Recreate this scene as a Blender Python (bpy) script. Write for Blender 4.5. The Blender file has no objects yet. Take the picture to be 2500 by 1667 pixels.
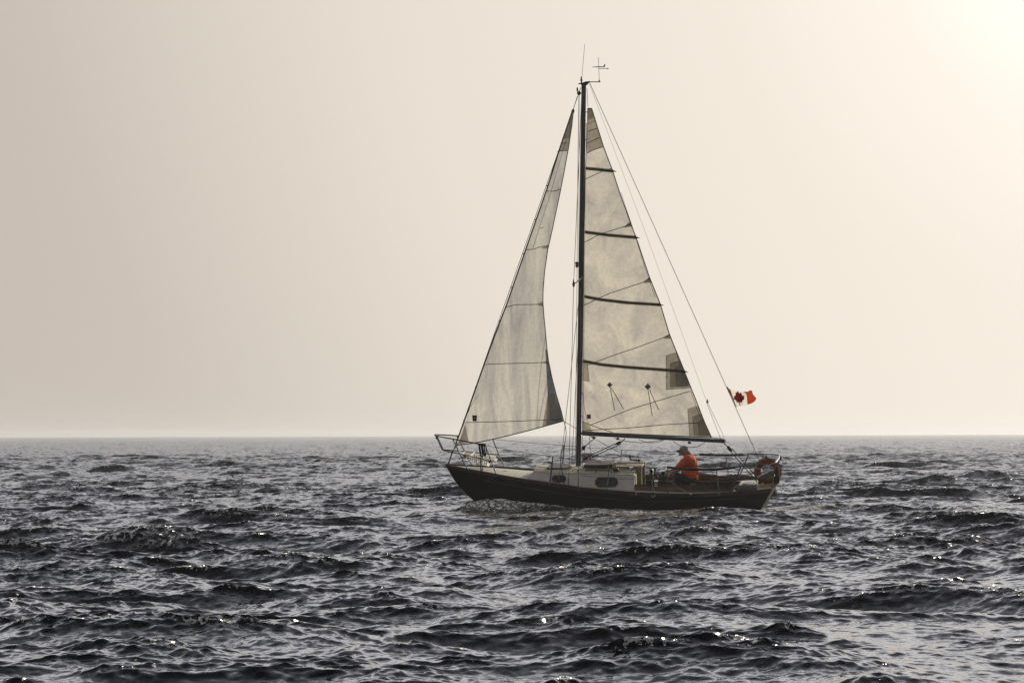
import bpy, bmesh, math, random
import numpy as np
from mathutils import Vector, Matrix, Euler
from mathutils.geometry import tessellate_polygon

random.seed(7)
SC = bpy.context.scene
COL = SC.collection
R = math.radians

# ------------------------------------------------------------------ camera
F_PX = 7500.0            # focal length in pixels of the 2500 px wide photograph
CAM_H = 1.85
PITCH = math.atan(228.5 / F_PX)
ROLL = R(0.15)
CAM = Vector((0, 0, CAM_H))
right = Vector((math.cos(ROLL), 0, -math.sin(ROLL)))
up0 = Vector((math.sin(ROLL), 0, math.cos(ROLL)))
fwd = (Vector((0, 1, 0)) * math.cos(PITCH) + up0 * math.sin(PITCH)).normalized()
upv = right.cross(fwd).normalized()
cd = bpy.data.cameras.new("camera")
cam = bpy.data.objects.new("camera", cd)
COL.objects.link(cam)
cd.sensor_width = 36.0
cd.lens = 36.0 * F_PX / 2500.0
cd.clip_start = 0.5
cd.clip_end = 30000
m = Matrix((right, upv, -fwd)).transposed().to_4x4()
m.translation = CAM
cam.matrix_world = m
SC.camera = cam

# ------------------------------------------------------------------ sky and sun
SUN_AZ, SUN_EL = R(43), R(27)        # azimuth measured from +Y (view direction) towards +X
SUN_DIR = Vector((math.sin(SUN_AZ) * math.cos(SUN_EL), math.cos(SUN_AZ) * math.cos(SUN_EL), math.sin(SUN_EL)))
world = bpy.data.worlds.new("World")
SC.world = world
world.use_nodes = True
nt = world.node_tree
nt.nodes.clear()
N = nt.nodes.new
L = nt.links.new
out = N('ShaderNodeOutputWorld')
bg = N('ShaderNodeBackground')
sky = N('ShaderNodeTexSky')
sky.sky_type = 'NISHITA'
sky.sun_disc = False
sky.sun_elevation = SUN_EL
sky.sun_rotation = SUN_AZ
sky.air_density = 1.2
sky.dust_density = 6.0
sky.ozone_density = 1.0
tc = N('ShaderNodeTexCoord')
nrm = N('ShaderNodeVectorMath'); nrm.operation = 'NORMALIZE'
L(tc.outputs['Generated'], nrm.inputs[0])
sep = N('ShaderNodeSeparateXYZ'); L(nrm.outputs[0], sep.inputs[0])


def dotdir(v):
    d = N('ShaderNodeVectorMath'); d.operation = 'DOT_PRODUCT'
    L(nrm.outputs[0], d.inputs[0]); d.inputs[1].default_value = v
    return d.outputs['Value']


def ramp(fac, stops, interp='LINEAR'):
    r_ = N('ShaderNodeValToRGB'); r_.color_ramp.interpolation = interp
    e = r_.color_ramp.elements
    while len(e) < len(stops): e.new(0.5)
    for k, (p, c) in enumerate(stops):
        e[k].position = p; e[k].color = (c[0], c[1], c[2], 1)
    L(fac, r_.inputs[0]); return r_.outputs[0]


def maprange(v, a, b, c=0.0, d=1.0):
    n_ = N('ShaderNodeMapRange'); n_.inputs[1].default_value = a; n_.inputs[2].default_value = b
    n_.inputs[3].default_value = c; n_.inputs[4].default_value = d
    L(v, n_.inputs[0]); return n_.outputs[0]


def mixc(fac, a, b, mode='MIX'):
    x = N('ShaderNodeMix'); x.data_type = 'RGBA'; x.blend_type = mode
    if isinstance(fac, float): x.inputs[0].default_value = fac
    else: L(fac, x.inputs[0])
    for s, i in ((a, 6), (b, 7)):
        if isinstance(s, tuple): x.inputs[i].default_value = (*s, 1)
        else: L(s, x.inputs[i])
    return x.outputs[2]


# thin bright overcast veil: brightest towards the veiled sun, greyer away from it
HAZE_G = Vector((math.sin(R(24)) * math.cos(R(15)), math.cos(R(24)) * math.cos(R(15)), math.sin(R(15))))
ang = N('ShaderNodeMath'); ang.operation = 'ARCCOSINE'
L(dotdir(HAZE_G), ang.inputs[0])
deg = maprange(ang.outputs[0], 0.0, math.pi)      # 0..1 over 0..180 degrees
veil = ramp(deg, [(0.00, (1.25, 1.20, 1.10)),
                  (0.075, (1.02, 0.95, 0.85)),
                  (0.110, (0.93, 0.85, 0.745)),
                  (0.150, (0.82, 0.745, 0.65)),
                  (0.185, (0.60, 0.53, 0.465)),
                  (0.230, (0.52, 0.465, 0.42)),
                  (0.45, (0.32, 0.31, 0.32)),
                  (1.00, (0.13, 0.13, 0.145))])
nz = N('ShaderNodeTexNoise'); nz.inputs['Scale'].default_value = 3.0; nz.inputs['Detail'].default_value = 3
L(nrm.outputs[0], nz.inputs['Vector'])
veil = mixc(0.25, veil, ramp(nz.outputs[0], [(0.3, (0.93, 0.95, 0.97)), (0.7, (1.05, 1.03, 1.0))]), 'MULTIPLY')
# narrow, strongly lit gap in the veil at the upper right
g2 = Vector((math.sin(R(10.5)) * math.cos(R(9.2)), math.cos(R(10.5)) * math.cos(R(9.2)), math.sin(R(9.2))))
a2 = N('ShaderNodeMath'); a2.operation = 'ARCCOSINE'; L(dotdir(g2), a2.inputs[0])
glow = ramp(maprange(a2.outputs[0], 0.0, R(7)), [(0.0, (0.22, 0.22, 0.22)), (0.25, (0.13, 0.13, 0.13)), (0.55, (0.05, 0.05, 0.05)), (1.0, (0, 0, 0))], 'EASE')
veil = mixc(1.0, veil, glow, 'ADD')
upper = ramp(maprange(dotdir(Vector((.05, 1, 0)).normalized()), -1, 1), [(0.0, (0.30, 0.29, 0.29)), (0.5, (0.38, 0.38, 0.40)), (0.8, (1.38, 1.37, 1.42)), (1.0, (1.52, 1.51, 1.57))])
upper = mixc(1.0, upper, ramp(sep.outputs[2], [(0.0, (1, 1, 1)), (0.36, (1, 1, 1)), (0.58, (0.40, 0.41, 0.45)), (0.9, (0.20, 0.21, 0.24))]), 'MULTIPLY')
veil = mixc(ramp(sep.outputs[2], [(0.15, (0, 0, 0)), (0.27, (1, 1, 1))], 'EASE'), veil, upper)
skys = mixc(1.0, sky.outputs[0], (0.085, 0.085, 0.085), 'MULTIPLY')
fac = ramp(sep.outputs[2], [(0.0, (1, 1, 1)), (0.20, (0.95, 0.95, 0.95)), (0.5, (0.92, 0.92, 0.92)), (1.0, (0.85, 0.85, 0.85))])
final = mixc(fac, skys, veil)
L(final, bg.inputs[0]); bg.inputs[1].default_value = 1.0
L(bg.outputs[0], out.inputs[0])

sd = bpy.data.lights.new("sun", 'SUN')
sd.energy = 3.6; sd.angle = R(0.5); sd.color = (1.0, 0.93, 0.80)
sun = bpy.data.objects.new("sun", sd); COL.objects.link(sun)
sun.rotation_euler = SUN_DIR.to_track_quat('Z', 'Y').to_euler()
sun.location = (30, 60, 40)

SC.view_settings.view_transform = 'Standard'
SC.view_settings.look = 'None'
SC.view_settings.gamma = 1.0
SC.view_settings.exposure = 0.0
SC.render.engine = 'CYCLES'
cy = SC.cycles
cy.use_denoising = True
cy.max_bounces = 8; cy.diffuse_bounces = 4; cy.glossy_bounces = 4; cy.transmission_bounces = 4
cy.transparent_max_bounces = 8; cy.volume_bounces = 0
cy.caustics_reflective = False; cy.caustics_refractive = False
cy.sample_clamp_indirect = 4.0

# ------------------------------------------------------------------ helpers


def tag(o, label=None, cat=None, group=None, kind=None):
    if label: o['label'] = label
    if cat: o['category'] = cat
    if group: o['group'] = group
    if kind: o['kind'] = kind
    return o


def mat(name, col, rough=0.5, metal=0.0, var=0.15, scale=6.0, bump=0.0, coat=0.0, spec=0.5, stretch=(1, 1, 1)):
    mt = bpy.data.materials.new(name); mt.use_nodes = True
    t = mt.node_tree; b = t.nodes['Principled BSDF']
    b.inputs['Roughness'].default_value = rough
    b.inputs['Metallic'].default_value = metal
    b.inputs['Specular IOR Level'].default_value = spec
    b.inputs['Coat Weight'].default_value = coat
    co = t.nodes.new('ShaderNodeTexCoord'); mp = t.nodes.new('ShaderNodeMapping')
    mp.inputs['Scale'].default_value = stretch
    t.links.new(co.outputs['Object'], mp.inputs[0])
    n = t.nodes.new('ShaderNodeTexNoise'); n.inputs['Scale'].default_value = scale; n.inputs['Detail'].default_value = 6
    t.links.new(mp.outputs[0], n.inputs['Vector'])
    r_ = t.nodes.new('ShaderNodeValToRGB')
    lo = [c * (1 - var) for c in col]; hi = [min(1, c * (1 + var)) for c in col]
    r_.color_ramp.elements[0].position = 0.3; r_.color_ramp.elements[0].color = (*lo, 1)
    r_.color_ramp.elements[1].position = 0.7; r_.color_ramp.elements[1].color = (*hi, 1)
    t.links.new(n.outputs[0], r_.inputs[0]); t.links.new(r_.outputs[0], b.inputs['Base Color'])
    if bump:
        bp = t.nodes.new('ShaderNodeBump'); bp.inputs['Strength'].default_value = bump; bp.inputs['Distance'].default_value = 0.01
        t.links.new(n.outputs[0], bp.inputs['Height']); t.links.new(bp.outputs[0], b.inputs['Normal'])
    return mt


def cloth(name, col, trans=0.6, var=0.12, scale=1.6, blot=0.3, map_=(1, 1, .45), rot=0.0):
    """translucent sailcloth with soiling blotches and crease shading put into the colour"""
    mt = bpy.data.materials.new(name); mt.use_nodes = True
    t = mt.node_tree; t.nodes.clear(); n_ = t.nodes.new; l_ = t.links.new
    o = n_('ShaderNodeOutputMaterial'); mx = n_('ShaderNodeMixShader')
    df = n_('ShaderNodeBsdfDiffuse'); tr = n_('ShaderNodeBsdfTranslucent')
    co = n_('ShaderNodeTexCoord'); mp = n_('ShaderNodeMapping'); mp.inputs['Scale'].default_value = map_; mp.inputs['Rotation'].default_value = (0, rot, 0)
    l_(co.outputs['Object'], mp.inputs[0])
    a = n_('ShaderNodeTexNoise'); a.inputs['Scale'].default_value = scale; a.inputs['Detail'].default_value = 7; a.inputs['Roughness'].default_value = 0.62
    a.inputs['Distortion'].default_value = 0.8
    l_(mp.outputs[0], a.inputs['Vector'])
    r_ = n_('ShaderNodeValToRGB')
    r_.color_ramp.elements[0].position = 0.32; r_.color_ramp.elements[0].color = (col[0] * (1 - blot), col[1] * (1 - blot), col[2] * (1 - blot * .8), 1)
    r_.color_ramp.elements[1].position = 0.62; r_.color_ramp.elements[1].color = (*col, 1)
    l_(a.outputs[0], r_.inputs[0])
    f = n_('ShaderNodeTexNoise'); f.inputs['Scale'].default_value = 16; f.inputs['Detail'].default_value = 4
    l_(co.outputs['Object'], f.inputs['Vector'])
    r2 = n_('ShaderNodeValToRGB')
    r2.color_ramp.elements[0].position = 0.3; r2.color_ramp.elements[0].color = (1 - var, 1 - var, 1 - var, 1)
    r2.color_ramp.elements[1].position = 0.6; r2.color_ramp.elements[1].color = (1, 1, 1, 1)
    l_(f.outputs[0], r2.inputs[0])
    mm = n_('ShaderNodeMix'); mm.data_type = 'RGBA'; mm.blend_type = 'MULTIPLY'; mm.inputs[0].default_value = 1.0
    l_(r_.outputs[0], mm.inputs[6]); l_(r2.outputs[0], mm.inputs[7])
    for s in (df, tr): l_(mm.outputs[2], s.inputs['Color'])
    bp = n_('ShaderNodeBump'); bp.inputs['Strength'].default_value = 0.5; bp.inputs['Distance'].default_value = 0.03
    l_(a.outputs[0], bp.inputs['Height'])
    for s in (df, tr): l_(bp.outputs[0], s.inputs['Normal'])
    mx.inputs[0].default_value = trans
    l_(df.outputs[0], mx.inputs[1]); l_(tr.outputs[0], mx.inputs[2]); l_(mx.outputs[0], o.inputs[0])
    return mt


# boat frame: X aft, Y to starboard (away from the camera), Z up
YAW, HEEL = R(10.5), R(9.0)
BOAT_D = 75.0
BM = Matrix.Translation(((1412 - 1250) / F_PX * BOAT_D, BOAT_D, 0.0)) @ Matrix.Rotation(-YAW, 4, 'Z') @ Matrix.Rotation(HEEL, 4, 'X')
BI = BM.inverted()
_o = BI @ CAM


def P(px, py, w=0.0):
    """boat-frame point at lateral offset w seen in the photo at (px, py)"""
    d = fwd + right * ((px - 1250) / F_PX) + upv * ((833.5 - py) / F_PX)
    d = BI.to_3x3() @ d
    t = (w - _o.y) / d.y
    return _o + d * t


def mir(p): return Vector((p[0], -p[1], p[2]))


class MB:
    def __init__(s): s.v = []; s.f = []; s.mi = []

    def add(s, vs, fs):
        b = len(s.v); s.v += [Vector(v) for v in vs]; s.f += [tuple(b + i for i in f) for f in fs]; return s

    def tube(s, pts, r, n=6, closed=False, flat=None):
        pts = [Vector(p) for p in pts]; m_ = len(pts)
        rs = r if isinstance(r, (list, tuple)) else [r] * m_
        vs = []; prev = None
        for i, p in enumerate(pts):
            if closed: d = pts[(i + 1) % m_] - pts[i - 1]
            else: d = pts[min(i + 1, m_ - 1)] - pts[max(i - 1, 0)]
            d.normalize()
            if prev is None:
                a = Vector((0, 1, 0)) if abs(d.y) < 0.9 else Vector((1, 0, 0))
                u = d.cross(a).normalized()
            else:
                u = (prev - d * prev.dot(d)).normalized()
            prev = u; w_ = d.cross(u)
            for k in range(n):
                t = 2 * math.pi * k / n
                vs.append(p + (u * math.cos(t) + w_ * math.sin(t)) * rs[i])
        fs = []
        for i in range(m_ if closed else m_ - 1):
            j = (i + 1) % m_
            for k in range(n):
                k2 = (k + 1) % n
                fs.append((i * n + k, i * n + k2, j * n + k2, j * n + k))
        if not closed:
            fs.append(tuple(range(n - 1, -1, -1))); fs.append(tuple((m_ - 1) * n + k for k in range(n)))
        return s.add(vs, fs)

    def prism(s, poly, off):
        """poly: list of points, extruded by vector off"""
        poly = [Vector(p) for p in poly]; off = Vector(off); n = len(poly)
        vs = poly + [p + off for p in poly]
        tri = tessellate_polygon([poly])
        fs = [tuple(t) for t in tri] + [tuple(n + i for i in reversed(t)) for t in tri]
        fs += [(i, (i + 1) % n, n + (i + 1) % n, n + i) for i in range(n)]
        return s.add(vs, fs)

    def box(s, a, b):
        x0, y0, z0 = a; x1, y1, z1 = b
        vs = [(x0, y0, z0), (x1, y0, z0), (x1, y1, z0), (x0, y1, z0), (x0, y0, z1), (x1, y0, z1), (x1, y1, z1), (x0, y1, z1)]
        return s.add(vs, [(0, 3, 2, 1), (4, 5, 6, 7), (0, 1, 5, 4), (1, 2, 6, 5), (2, 3, 7, 6), (3, 0, 4, 7)])

    def ell(s, c, r, nu=16, nv=10, rot=None):
        vs = []; fs = []; c = Vector(c)
        for j in range(nv + 1):
            ph = math.pi * j / nv
            for i in range(nu):
                th = 2 * math.pi * i / nu
                v = Vector((r[0] * math.sin(ph) * math.cos(th), r[1] * math.sin(ph) * math.sin(th), r[2] * math.cos(ph)))
                if rot: v = rot @ v
                vs.append(c + v)
        for j in range(nv):
            for i in range(nu):
                i2 = (i + 1) % nu
                fs.append((j * nu + i, (j + 1) * nu + i, (j + 1) * nu + i2, j * nu + i2))
        return s.add(vs, fs)

    def lathe(s, base, prof, n=16, axis=Vector((0, 0, 1))):
        q = axis.to_track_quat('Z', 'Y'); vs = []; fs = []
        for (r_, z) in prof:
            for k in range(n):
                t = 2 * math.pi * k / n
                vs.append(Vector(base) + q @ Vector((r_ * math.cos(t), r_ * math.sin(t), z)))
        for i in range(len(prof) - 1):
            for k in range(n):
                k2 = (k + 1) % n
                fs.append((i * n + k, i * n + k2, (i + 1) * n + k2, (i + 1) * n + k))
        fs.append(tuple(range(n - 1, -1, -1))); fs.append(tuple((len(prof) - 1) * n + k for k in range(n)))
        return s.add(vs, fs)

    def patch(s, poly, wf, seg=14.0, par=None):
        if par is not None:
            MB().patch(poly, wf, seg).build('corner_patch', M['patch'], par, smooth=False); return s
        """polygon given in photo coordinates, laid on the surface w = wf(px, py)"""
        bm = bmesh.new()
        vs = [bm.verts.new((x, y, 0)) for x, y in poly]
        bm.faces.new(vs)
        bmesh.ops.triangulate(bm, faces=bm.faces[:])
        for _ in range(6):
            es = [e for e in bm.edges if e.calc_length() > seg]
            if not es: break
            bmesh.ops.subdivide_edges(bm, edges=es, cuts=1)
            bmesh.ops.triangulate(bm, faces=bm.faces[:])
        bm.verts.ensure_lookup_table()
        s.add([P(v.co.x, v.co.y, wf(v.co.x, v.co.y)) for v in bm.verts], [tuple(v.index for v in f.verts) for f in bm.faces])
        bm.free(); return s

    def ribbon(s, pts, wf, width=1.2, step=10.0, th=0.004):
        """thin strip (width in photo px) following a polyline on a sail"""
        dense = [pts[0]]
        for a, b in zip(pts, pts[1:]):
            n = max(1, int(math.hypot(b[0] - a[0], b[1] - a[1]) / step))
            dense += [(a[0] + (b[0] - a[0]) * k / n, a[1] + (b[1] - a[1]) * k / n) for k in range(1, n + 1)]
        vs = []
        for i, p in enumerate(dense):
            a = dense[max(0, i - 1)]; b = dense[min(len(dense) - 1, i + 1)]
            dx, dy = b[0] - a[0], b[1] - a[1]; l = math.hypot(dx, dy) or 1
            nx, ny = -dy / l * width / 2, dx / l * width / 2
            w0 = wf(*p)
            for sx, sw in ((1, 0), (-1, 0), (-1, -th), (1, -th)):
                vs.append(P(p[0] + sx * nx, p[1] + sx * ny, w0 + sw))
        fs = [(4 * i + k, 4 * i + (k + 1) % 4, 4 * i + 4 + (k + 1) % 4, 4 * i + 4 + k) for i in range(len(dense) - 1) for k in range(4)]
        fs += [(3, 2, 1, 0), tuple(4 * (len(dense) - 1) + k for k in range(4))]
        return s.add(vs, fs)

    def build(s, name, material, parent=None, base=None, smooth=True, bevel=0.0, recalc=True):
        me = bpy.data.meshes.new(name)
        b = Vector(base) if base is not None else Vector((0, 0, 0))
        me.from_pydata([v - b for v in s.v], [], s.f); me.update()
        if recalc:
            bm = bmesh.new(); bm.from_mesh(me); bmesh.ops.recalc_face_normals(bm, faces=bm.faces[:]); bm.to_mesh(me); bm.free()
        if smooth:
            me.polygons.foreach_set('use_smooth', [True] * len(me.polygons))
            me.set_sharp_from_angle(angle=R(38))
        me.materials.append(material)
        o = bpy.data.objects.new(name, me); COL.objects.link(o)
        if bevel:
            bv = o.modifiers.new('bevel', 'BEVEL'); bv.width = bevel; bv.segments = 2; bv.limit_method = 'ANGLE'
        if parent is not None: o.parent = parent
        return o


def thing(name, label, cat, base, group=None):
    """Empty at a boat-frame point, axes along the boat"""
    e = bpy.data.objects.new(name, None); COL.objects.link(e)
    e.matrix_world = BM @ Matrix.Translation(base); e.empty_display_size = 0.2
    return tag(e, label, cat, group)


def solo(name, mb, material, label, cat, base, group=None, **k):
    o = mb.build(name, material, None, base, **k)
    o.matrix_world = BM @ Matrix.Translation(base)
    return tag(o, label, cat, group)


def curve(pts, n=6):
    """Catmull-Rom through points"""
    pts = [Vector(p) for p in pts]; q = [pts[0]] + pts + [pts[-1]]; o = []
    for i in range(1, len(q) - 2):
        for k in range(n):
            t = k / n; a, b, c, d = q[i - 1], q[i], q[i + 1], q[i + 2]
            o.append(0.5 * ((2 * b) + (c - a) * t + (2 * a - 5 * b + 4 * c - d) * t * t + (3 * b - a - 3 * c + d) * t ** 3))
    return o + [pts[-1]]


# ------------------------------------------------------------------ materials
M = {}
M['hull'] = mat('dark_hull_paint', (0.005, 0.0042, 0.003), 0.5, var=0.3, scale=3, spec=0.3)
M['gold'] = mat('dull_gold_line', (0.075, 0.06, 0.03), 0.6)
M['rail_wood'] = mat('dark_oiled_wood', (0.045, 0.028, 0.016), 0.55, var=0.35, scale=12, stretch=(0.3, 1, 1))
M['deck'] = mat('cream_deck', (0.50, 0.46, 0.36), 0.6, var=0.10, scale=9)
M['cabin'] = mat('white_gelcoat', (0.80, 0.75, 0.69), 0.5, var=0.08, scale=4)
M['roof'] = mat('cream_nonslip', (0.52, 0.48, 0.37), 0.7, var=0.12, scale=14)
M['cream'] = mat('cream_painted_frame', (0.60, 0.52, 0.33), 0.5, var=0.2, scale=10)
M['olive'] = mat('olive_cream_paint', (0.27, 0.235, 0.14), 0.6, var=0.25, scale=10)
M['glass'] = mat('smoked_window', (0.010, 0.009, 0.008), 0.2, var=0.4, scale=3)
M['gasket'] = mat('grey_window_frame', (0.055, 0.05, 0.046), 0.5)
M['teak'] = mat('weathered_teak', (0.13, 0.074, 0.03), 0.6, var=0.45, scale=11, stretch=(0.25, 1, 1))
M['mahogany'] = mat('varnished_mahogany', (0.055, 0.025, 0.014), 0.6, var=0.4, scale=10, stretch=(0.25, 1, 1))
M['transom'] = mat('varnished_transom', (0.045, 0.038, 0.014), 0.5, var=0.8, scale=18, bump=1.0, spec=0.25)  # strong mottling colours in the sparkling reflections on the dark varnish
M['mast'] = mat('dark_anodised_spar', (0.075, 0.075, 0.072), 0.35, metal=0.35, var=0.3, scale=2, stretch=(8, 8, 0.4))
M['boom'] = mat('blue_grey_boom', (0.085, 0.085, 0.11), 0.4, metal=0.3, var=0.3, scale=3)
M['steel'] = mat('stainless_tube', (0.38, 0.37, 0.35), 0.22, metal=1.0, var=0.3, scale=9)
M['darksteel'] = mat('tarnished_tube', (0.10, 0.10, 0.09), 0.35, metal=0.7, var=0.3, scale=9)
M['black'] = mat('black_plastic', (0.012, 0.012, 0.013), 0.45)
M['rope'] = mat('grey_rope', (0.12, 0.11, 0.09), 0.9, scale=60, bump=0.6)
M['wire'] = mat('stay_wire', (0.20, 0.19, 0.17), 0.5, metal=0.5)
M['palerope'] = mat('pale_rope', (0.45, 0.42, 0.34), 0.9, scale=60, bump=0.6)
M['darkrope'] = mat('black_rope', (0.02, 0.02, 0.02), 0.9, scale=60, bump=0.6)
M['white'] = mat('white_board', (0.80, 0.79, 0.74), 0.5, var=0.06)
M['ink'] = mat('black_letters', (0.01, 0.01, 0.01), 0.5)
M['ghost'] = mat('faint_letters', (0.36, 0.36, 0.35), 0.6)
M['pink'] = mat('pinkish_plank', (0.34, 0.22, 0.17), 0.6, var=0.2, scale=12)
M['buoy'] = mat('dark_orange_red_cover', (0.21, 0.038, 0.015), 0.65, var=0.3, scale=12, bump=0.3)
M['band'] = mat('grey_reflective_band', (0.42, 0.38, 0.35), 0.4)
M['grey'] = mat('grey_vinyl', (0.17, 0.145, 0.125), 0.5, var=0.15, scale=8)
M['canvas'] = cloth('white_board_sheet', (0.93, 0.92, 0.86), 0.75, blot=.05)
M['sail'] = cloth('sailcloth', (0.71, 0.66, 0.545), 0.55, scale=1.15, blot=.40, var=.13, map_=(.9, 1, .9), rot=R(-20))
M['jib'] = cloth('headsail_cloth', (0.66, 0.625, 0.54), 0.55, blot=0.42, var=.12, scale=1.5, map_=(2.2, 1, .38), rot=R(19))  # stretched streaks colour in the shading of creases along the luff
M['patch'] = cloth('doubled_sailcloth', (0.74, 0.70, 0.60), 0.55, blot=0.1)
M['strip'] = cloth('blue_grey_sun_strip', (0.30, 0.33, 0.38), 0.5, blot=0.1)
M['seam'] = cloth('seam_tape', (0.12, 0.11, 0.085), 0.4, blot=0.1)
M['batten'] = cloth('batten_pocket', (0.14, 0.135, 0.105), 0.4, blot=0.1)
M['edge'] = mat('dark_sail_edge', (0.03, 0.028, 0.02), 0.8)
M['flagwhite'] = cloth('white_flag_cloth', (0.88, 0.84, 0.72), 0.6, blot=0.05)
M['flagred'] = cloth('red_flag_cloth', (0.46, 0.05, 0.012), 0.6, blot=0.1)
M['leafred'] = cloth('dark_red_leaf_cloth', (0.55, 0.035, 0.02), 0.5, blot=0.1)
M['skin'] = mat('sunburnt_skin', (0.42, 0.24, 0.16), 0.5, var=0.1, scale=20)
M['shirt'] = mat('orange_shirt', (0.66, 0.105, 0.02), 0.85, var=0.18, scale=7, bump=0.5)
M['trousers'] = mat('dark_grey_trousers', (0.045, 0.045, 0.045), 0.9, var=0.2, scale=7, bump=0.4)
M['cap'] = mat('grey_cap', (0.26, 0.25, 0.26), 0.85)
M['brim'] = mat('dark_cap_brim', (0.03, 0.03, 0.04), 0.8)
M['hair'] = mat('grey_hair', (0.40, 0.35, 0.27), 0.7, scale=40, var=0.4, bump=0.6)
M['chrome'] = mat('chrome', (0.75, 0.75, 0.73), 0.1, metal=1.0, var=0.05)

# ------------------------------------------------------------------ water
def build_water():
    def tile(Lm, Nn, lam_lo, lam_hi, rms, seed, wdir, spread, peak=None, expo=-4.0):
        rg = np.random.default_rng(seed)
        k1 = 2 * np.pi * np.fft.fftfreq(Nn, Lm / Nn)
        kx, ky = np.meshgrid(k1, k1, indexing='ij')
        k = np.hypot(kx, ky); k[0, 0] = 1
        lam = 2 * np.pi / k
        kp = 2 * np.pi / (peak or lam_hi)
        S = k ** expo * np.exp(-(kp / k) ** 2)
        c = (kx * wdir[0] + ky * wdir[1]) / k
        S *= np.abs(c) ** spread + 0.06
        S *= 1 / (1 + np.exp(-(lam - lam_lo) / (0.12 * lam_lo))) / (1 + np.exp((lam - lam_hi) / (0.12 * lam_hi)))
        S[0, 0] = 0
        H = (rg.standard_normal((Nn, Nn)) + 1j * rg.standard_normal((Nn, Nn))) * np.sqrt(S)
        h = np.fft.ifft2(H); s = rms / h.real.std(); H = H * s
        hh = np.fft.ifft2(H).real
        dx = np.fft.ifft2(1j * kx / k * H).real
        dy = np.fft.ifft2(1j * ky / k * H).real
        cv = np.fft.ifft2(k * H).real; cv /= cv.std()
        return [a.astype(np.float32) for a in (hh, dx, dy, cv)]

    def sample(T, Lm, x, y):
        Nn = T[0].shape[0]
        u = (x / Lm) % 1.0 * Nn; v = (y / Lm) % 1.0 * Nn
        i = np.floor(u).astype(np.int32); j = np.floor(v).astype(np.int32)
        fu = (u - i).astype(np.float32); fv = (v - j).astype(np.float32)
        i %= Nn; j %= Nn; i2 = (i + 1) % Nn; j2 = (j + 1) % Nn
        return [(a[i, j] * (1 - fu) * (1 - fv) + a[i2, j] * fu * (1 - fv) + a[i, j2] * (1 - fu) * fv + a[i2, j2] * fu * fv) for a in T]

    wd = np.array([-0.35, -0.94]); wd /= np.linalg.norm(wd)
    T1 = tile(113.0, 1024, 2.2, 16.0, 0.112, 3, wd, 6, 6.5)
    T2 = tile(37.3, 1024, 0.55, 3.2, 0.037, 5, (wd[0] * .8 + .2, wd[1]), 4, 2.6)
    T3 = tile(9.1, 1024, 0.07, 0.75, 0.0125, 9, (wd[0] + .3, wd[1]), 1.5, 0.6)
    # rows: geometric spacing, finer close to the boat and the viewer
    ys = [9.0]
    while ys[-1] < 7500:
        y = ys[-1]
        r_ = 0.0010 if 18 < y < 110 else (0.0020 if y < 260 else (0.005 if y < 900 else 0.02))
        if y <= 18: r_ = 0.006
        ys.append(y * (1 + r_))
    ys = np.array(ys)
    inner = np.linspace(-0.182, 0.182, 1150)
    outer = 0.182 + np.cumsum(np.geomspace(0.0005, 0.06, 42))
    tx = np.concatenate([-outer[::-1], inner, outer])
    Y, TX = np.meshgrid(ys, tx, indexing='ij')
    X = TX * Y
    ca, sa = math.cos(0.5), math.sin(0.5)
    h1 = sample(T1, 113.0, X + 40, Y + 11)
    h2 = sample(T2, 37.3, X * ca - Y * sa * 0.0 + 3, Y + 5)
    h3 = sample(T3, 9.1, X, Y)
    # gust patches modulate the small waves
    g = 0.5 + 0.5 * np.sin(X * 0.21 + 1.3 * np.sin(Y * 0.05 + 1)) * np.sin(Y * 0.13 + 1.7 * np.sin(X * 0.09))
    g2_ = 0.75 + 0.5 * g
    ru = 1 / (1 + np.exp(-1.3 * h1[3] - .9 * h2[3]))
    g3_ = (0.30 + 0.95 * ru) * (0.6 + 0.55 * g)
    fade3 = 1 / (1 + (Y / 170.0) ** 2)
    fade2 = 1 / (1 + (Y / 1600.0) ** 2)
    Z = h1[0] + h2[0] * g2_ * fade2 + h3[0] * fade3 * g3_
    DX = 1.5 * h1[1] + 1.05 * h2[1] * g2_ * fade2 + 0.9 * h3[1] * fade3 * g3_
    DY = 1.5 * h1[2] + 1.05 * h2[2] * g2_ * fade2 + 0.9 * h3[2] * fade3 * g3_
    # calm the chop where the hull sits; add the bow wave and quarter wave it makes
    bi = np.array(BI)
    bx = bi[0, 0] * X + bi[0, 1] * Y + bi[0, 3]
    cyw, syw = math.cos(YAW), math.sin(YAW)
    rx = X - BM.translation.x; ry = Y - BM.translation.y
    bx = rx * cyw - ry * syw          # aft coordinate
    by = rx * syw + ry * cyw          # starboard coordinate
    near = np.exp(-(np.maximum(np.abs(bx - 0.9) - 3.4, 0) / 1.6) ** 2 - (np.maximum(np.abs(by) - 1.2, 0) / 1.2) ** 2)
    Z = Z * (1 - 0.5 * near)
    def bump(cx, cy_, sx, sy, a): return a * np.exp(-((bx - cx) / sx) ** 2 - ((by - cy_) / sy) ** 2)
    Z = Z + bump(-2.1, -0.9, 1.0, 0.85, 0.20) + bump(-2.1, 0.55, 0.8, 0.5, 0.17)
    Z = Z + bump(-0.9, -1.5, 0.9, 0.35, 0.06) - bump(0.6, -1.25, 1.2, 0.5, 0.05) + bump(3.0, -1.3, 1.0, 0.4, 0.04)
    Z = Z + bump(5.1, 0.1, 0.6, 0.8, 0.07) + bump(6.6, 0.2, 0.6, 1.0, 0.05)
    wk = np.exp(-(np.maximum(np.abs(by + 0.1) - 1.2, 0) / 0.8) ** 2) * (1 / (1 + np.exp(-(bx - 4.4) * 3))) * np.exp(-np.maximum(bx - 4.4, 0) / 5)
    Z = Z + 0.03 * wk * np.sin(bx * 5 + np.sin(by * 3) * 2)
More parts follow.
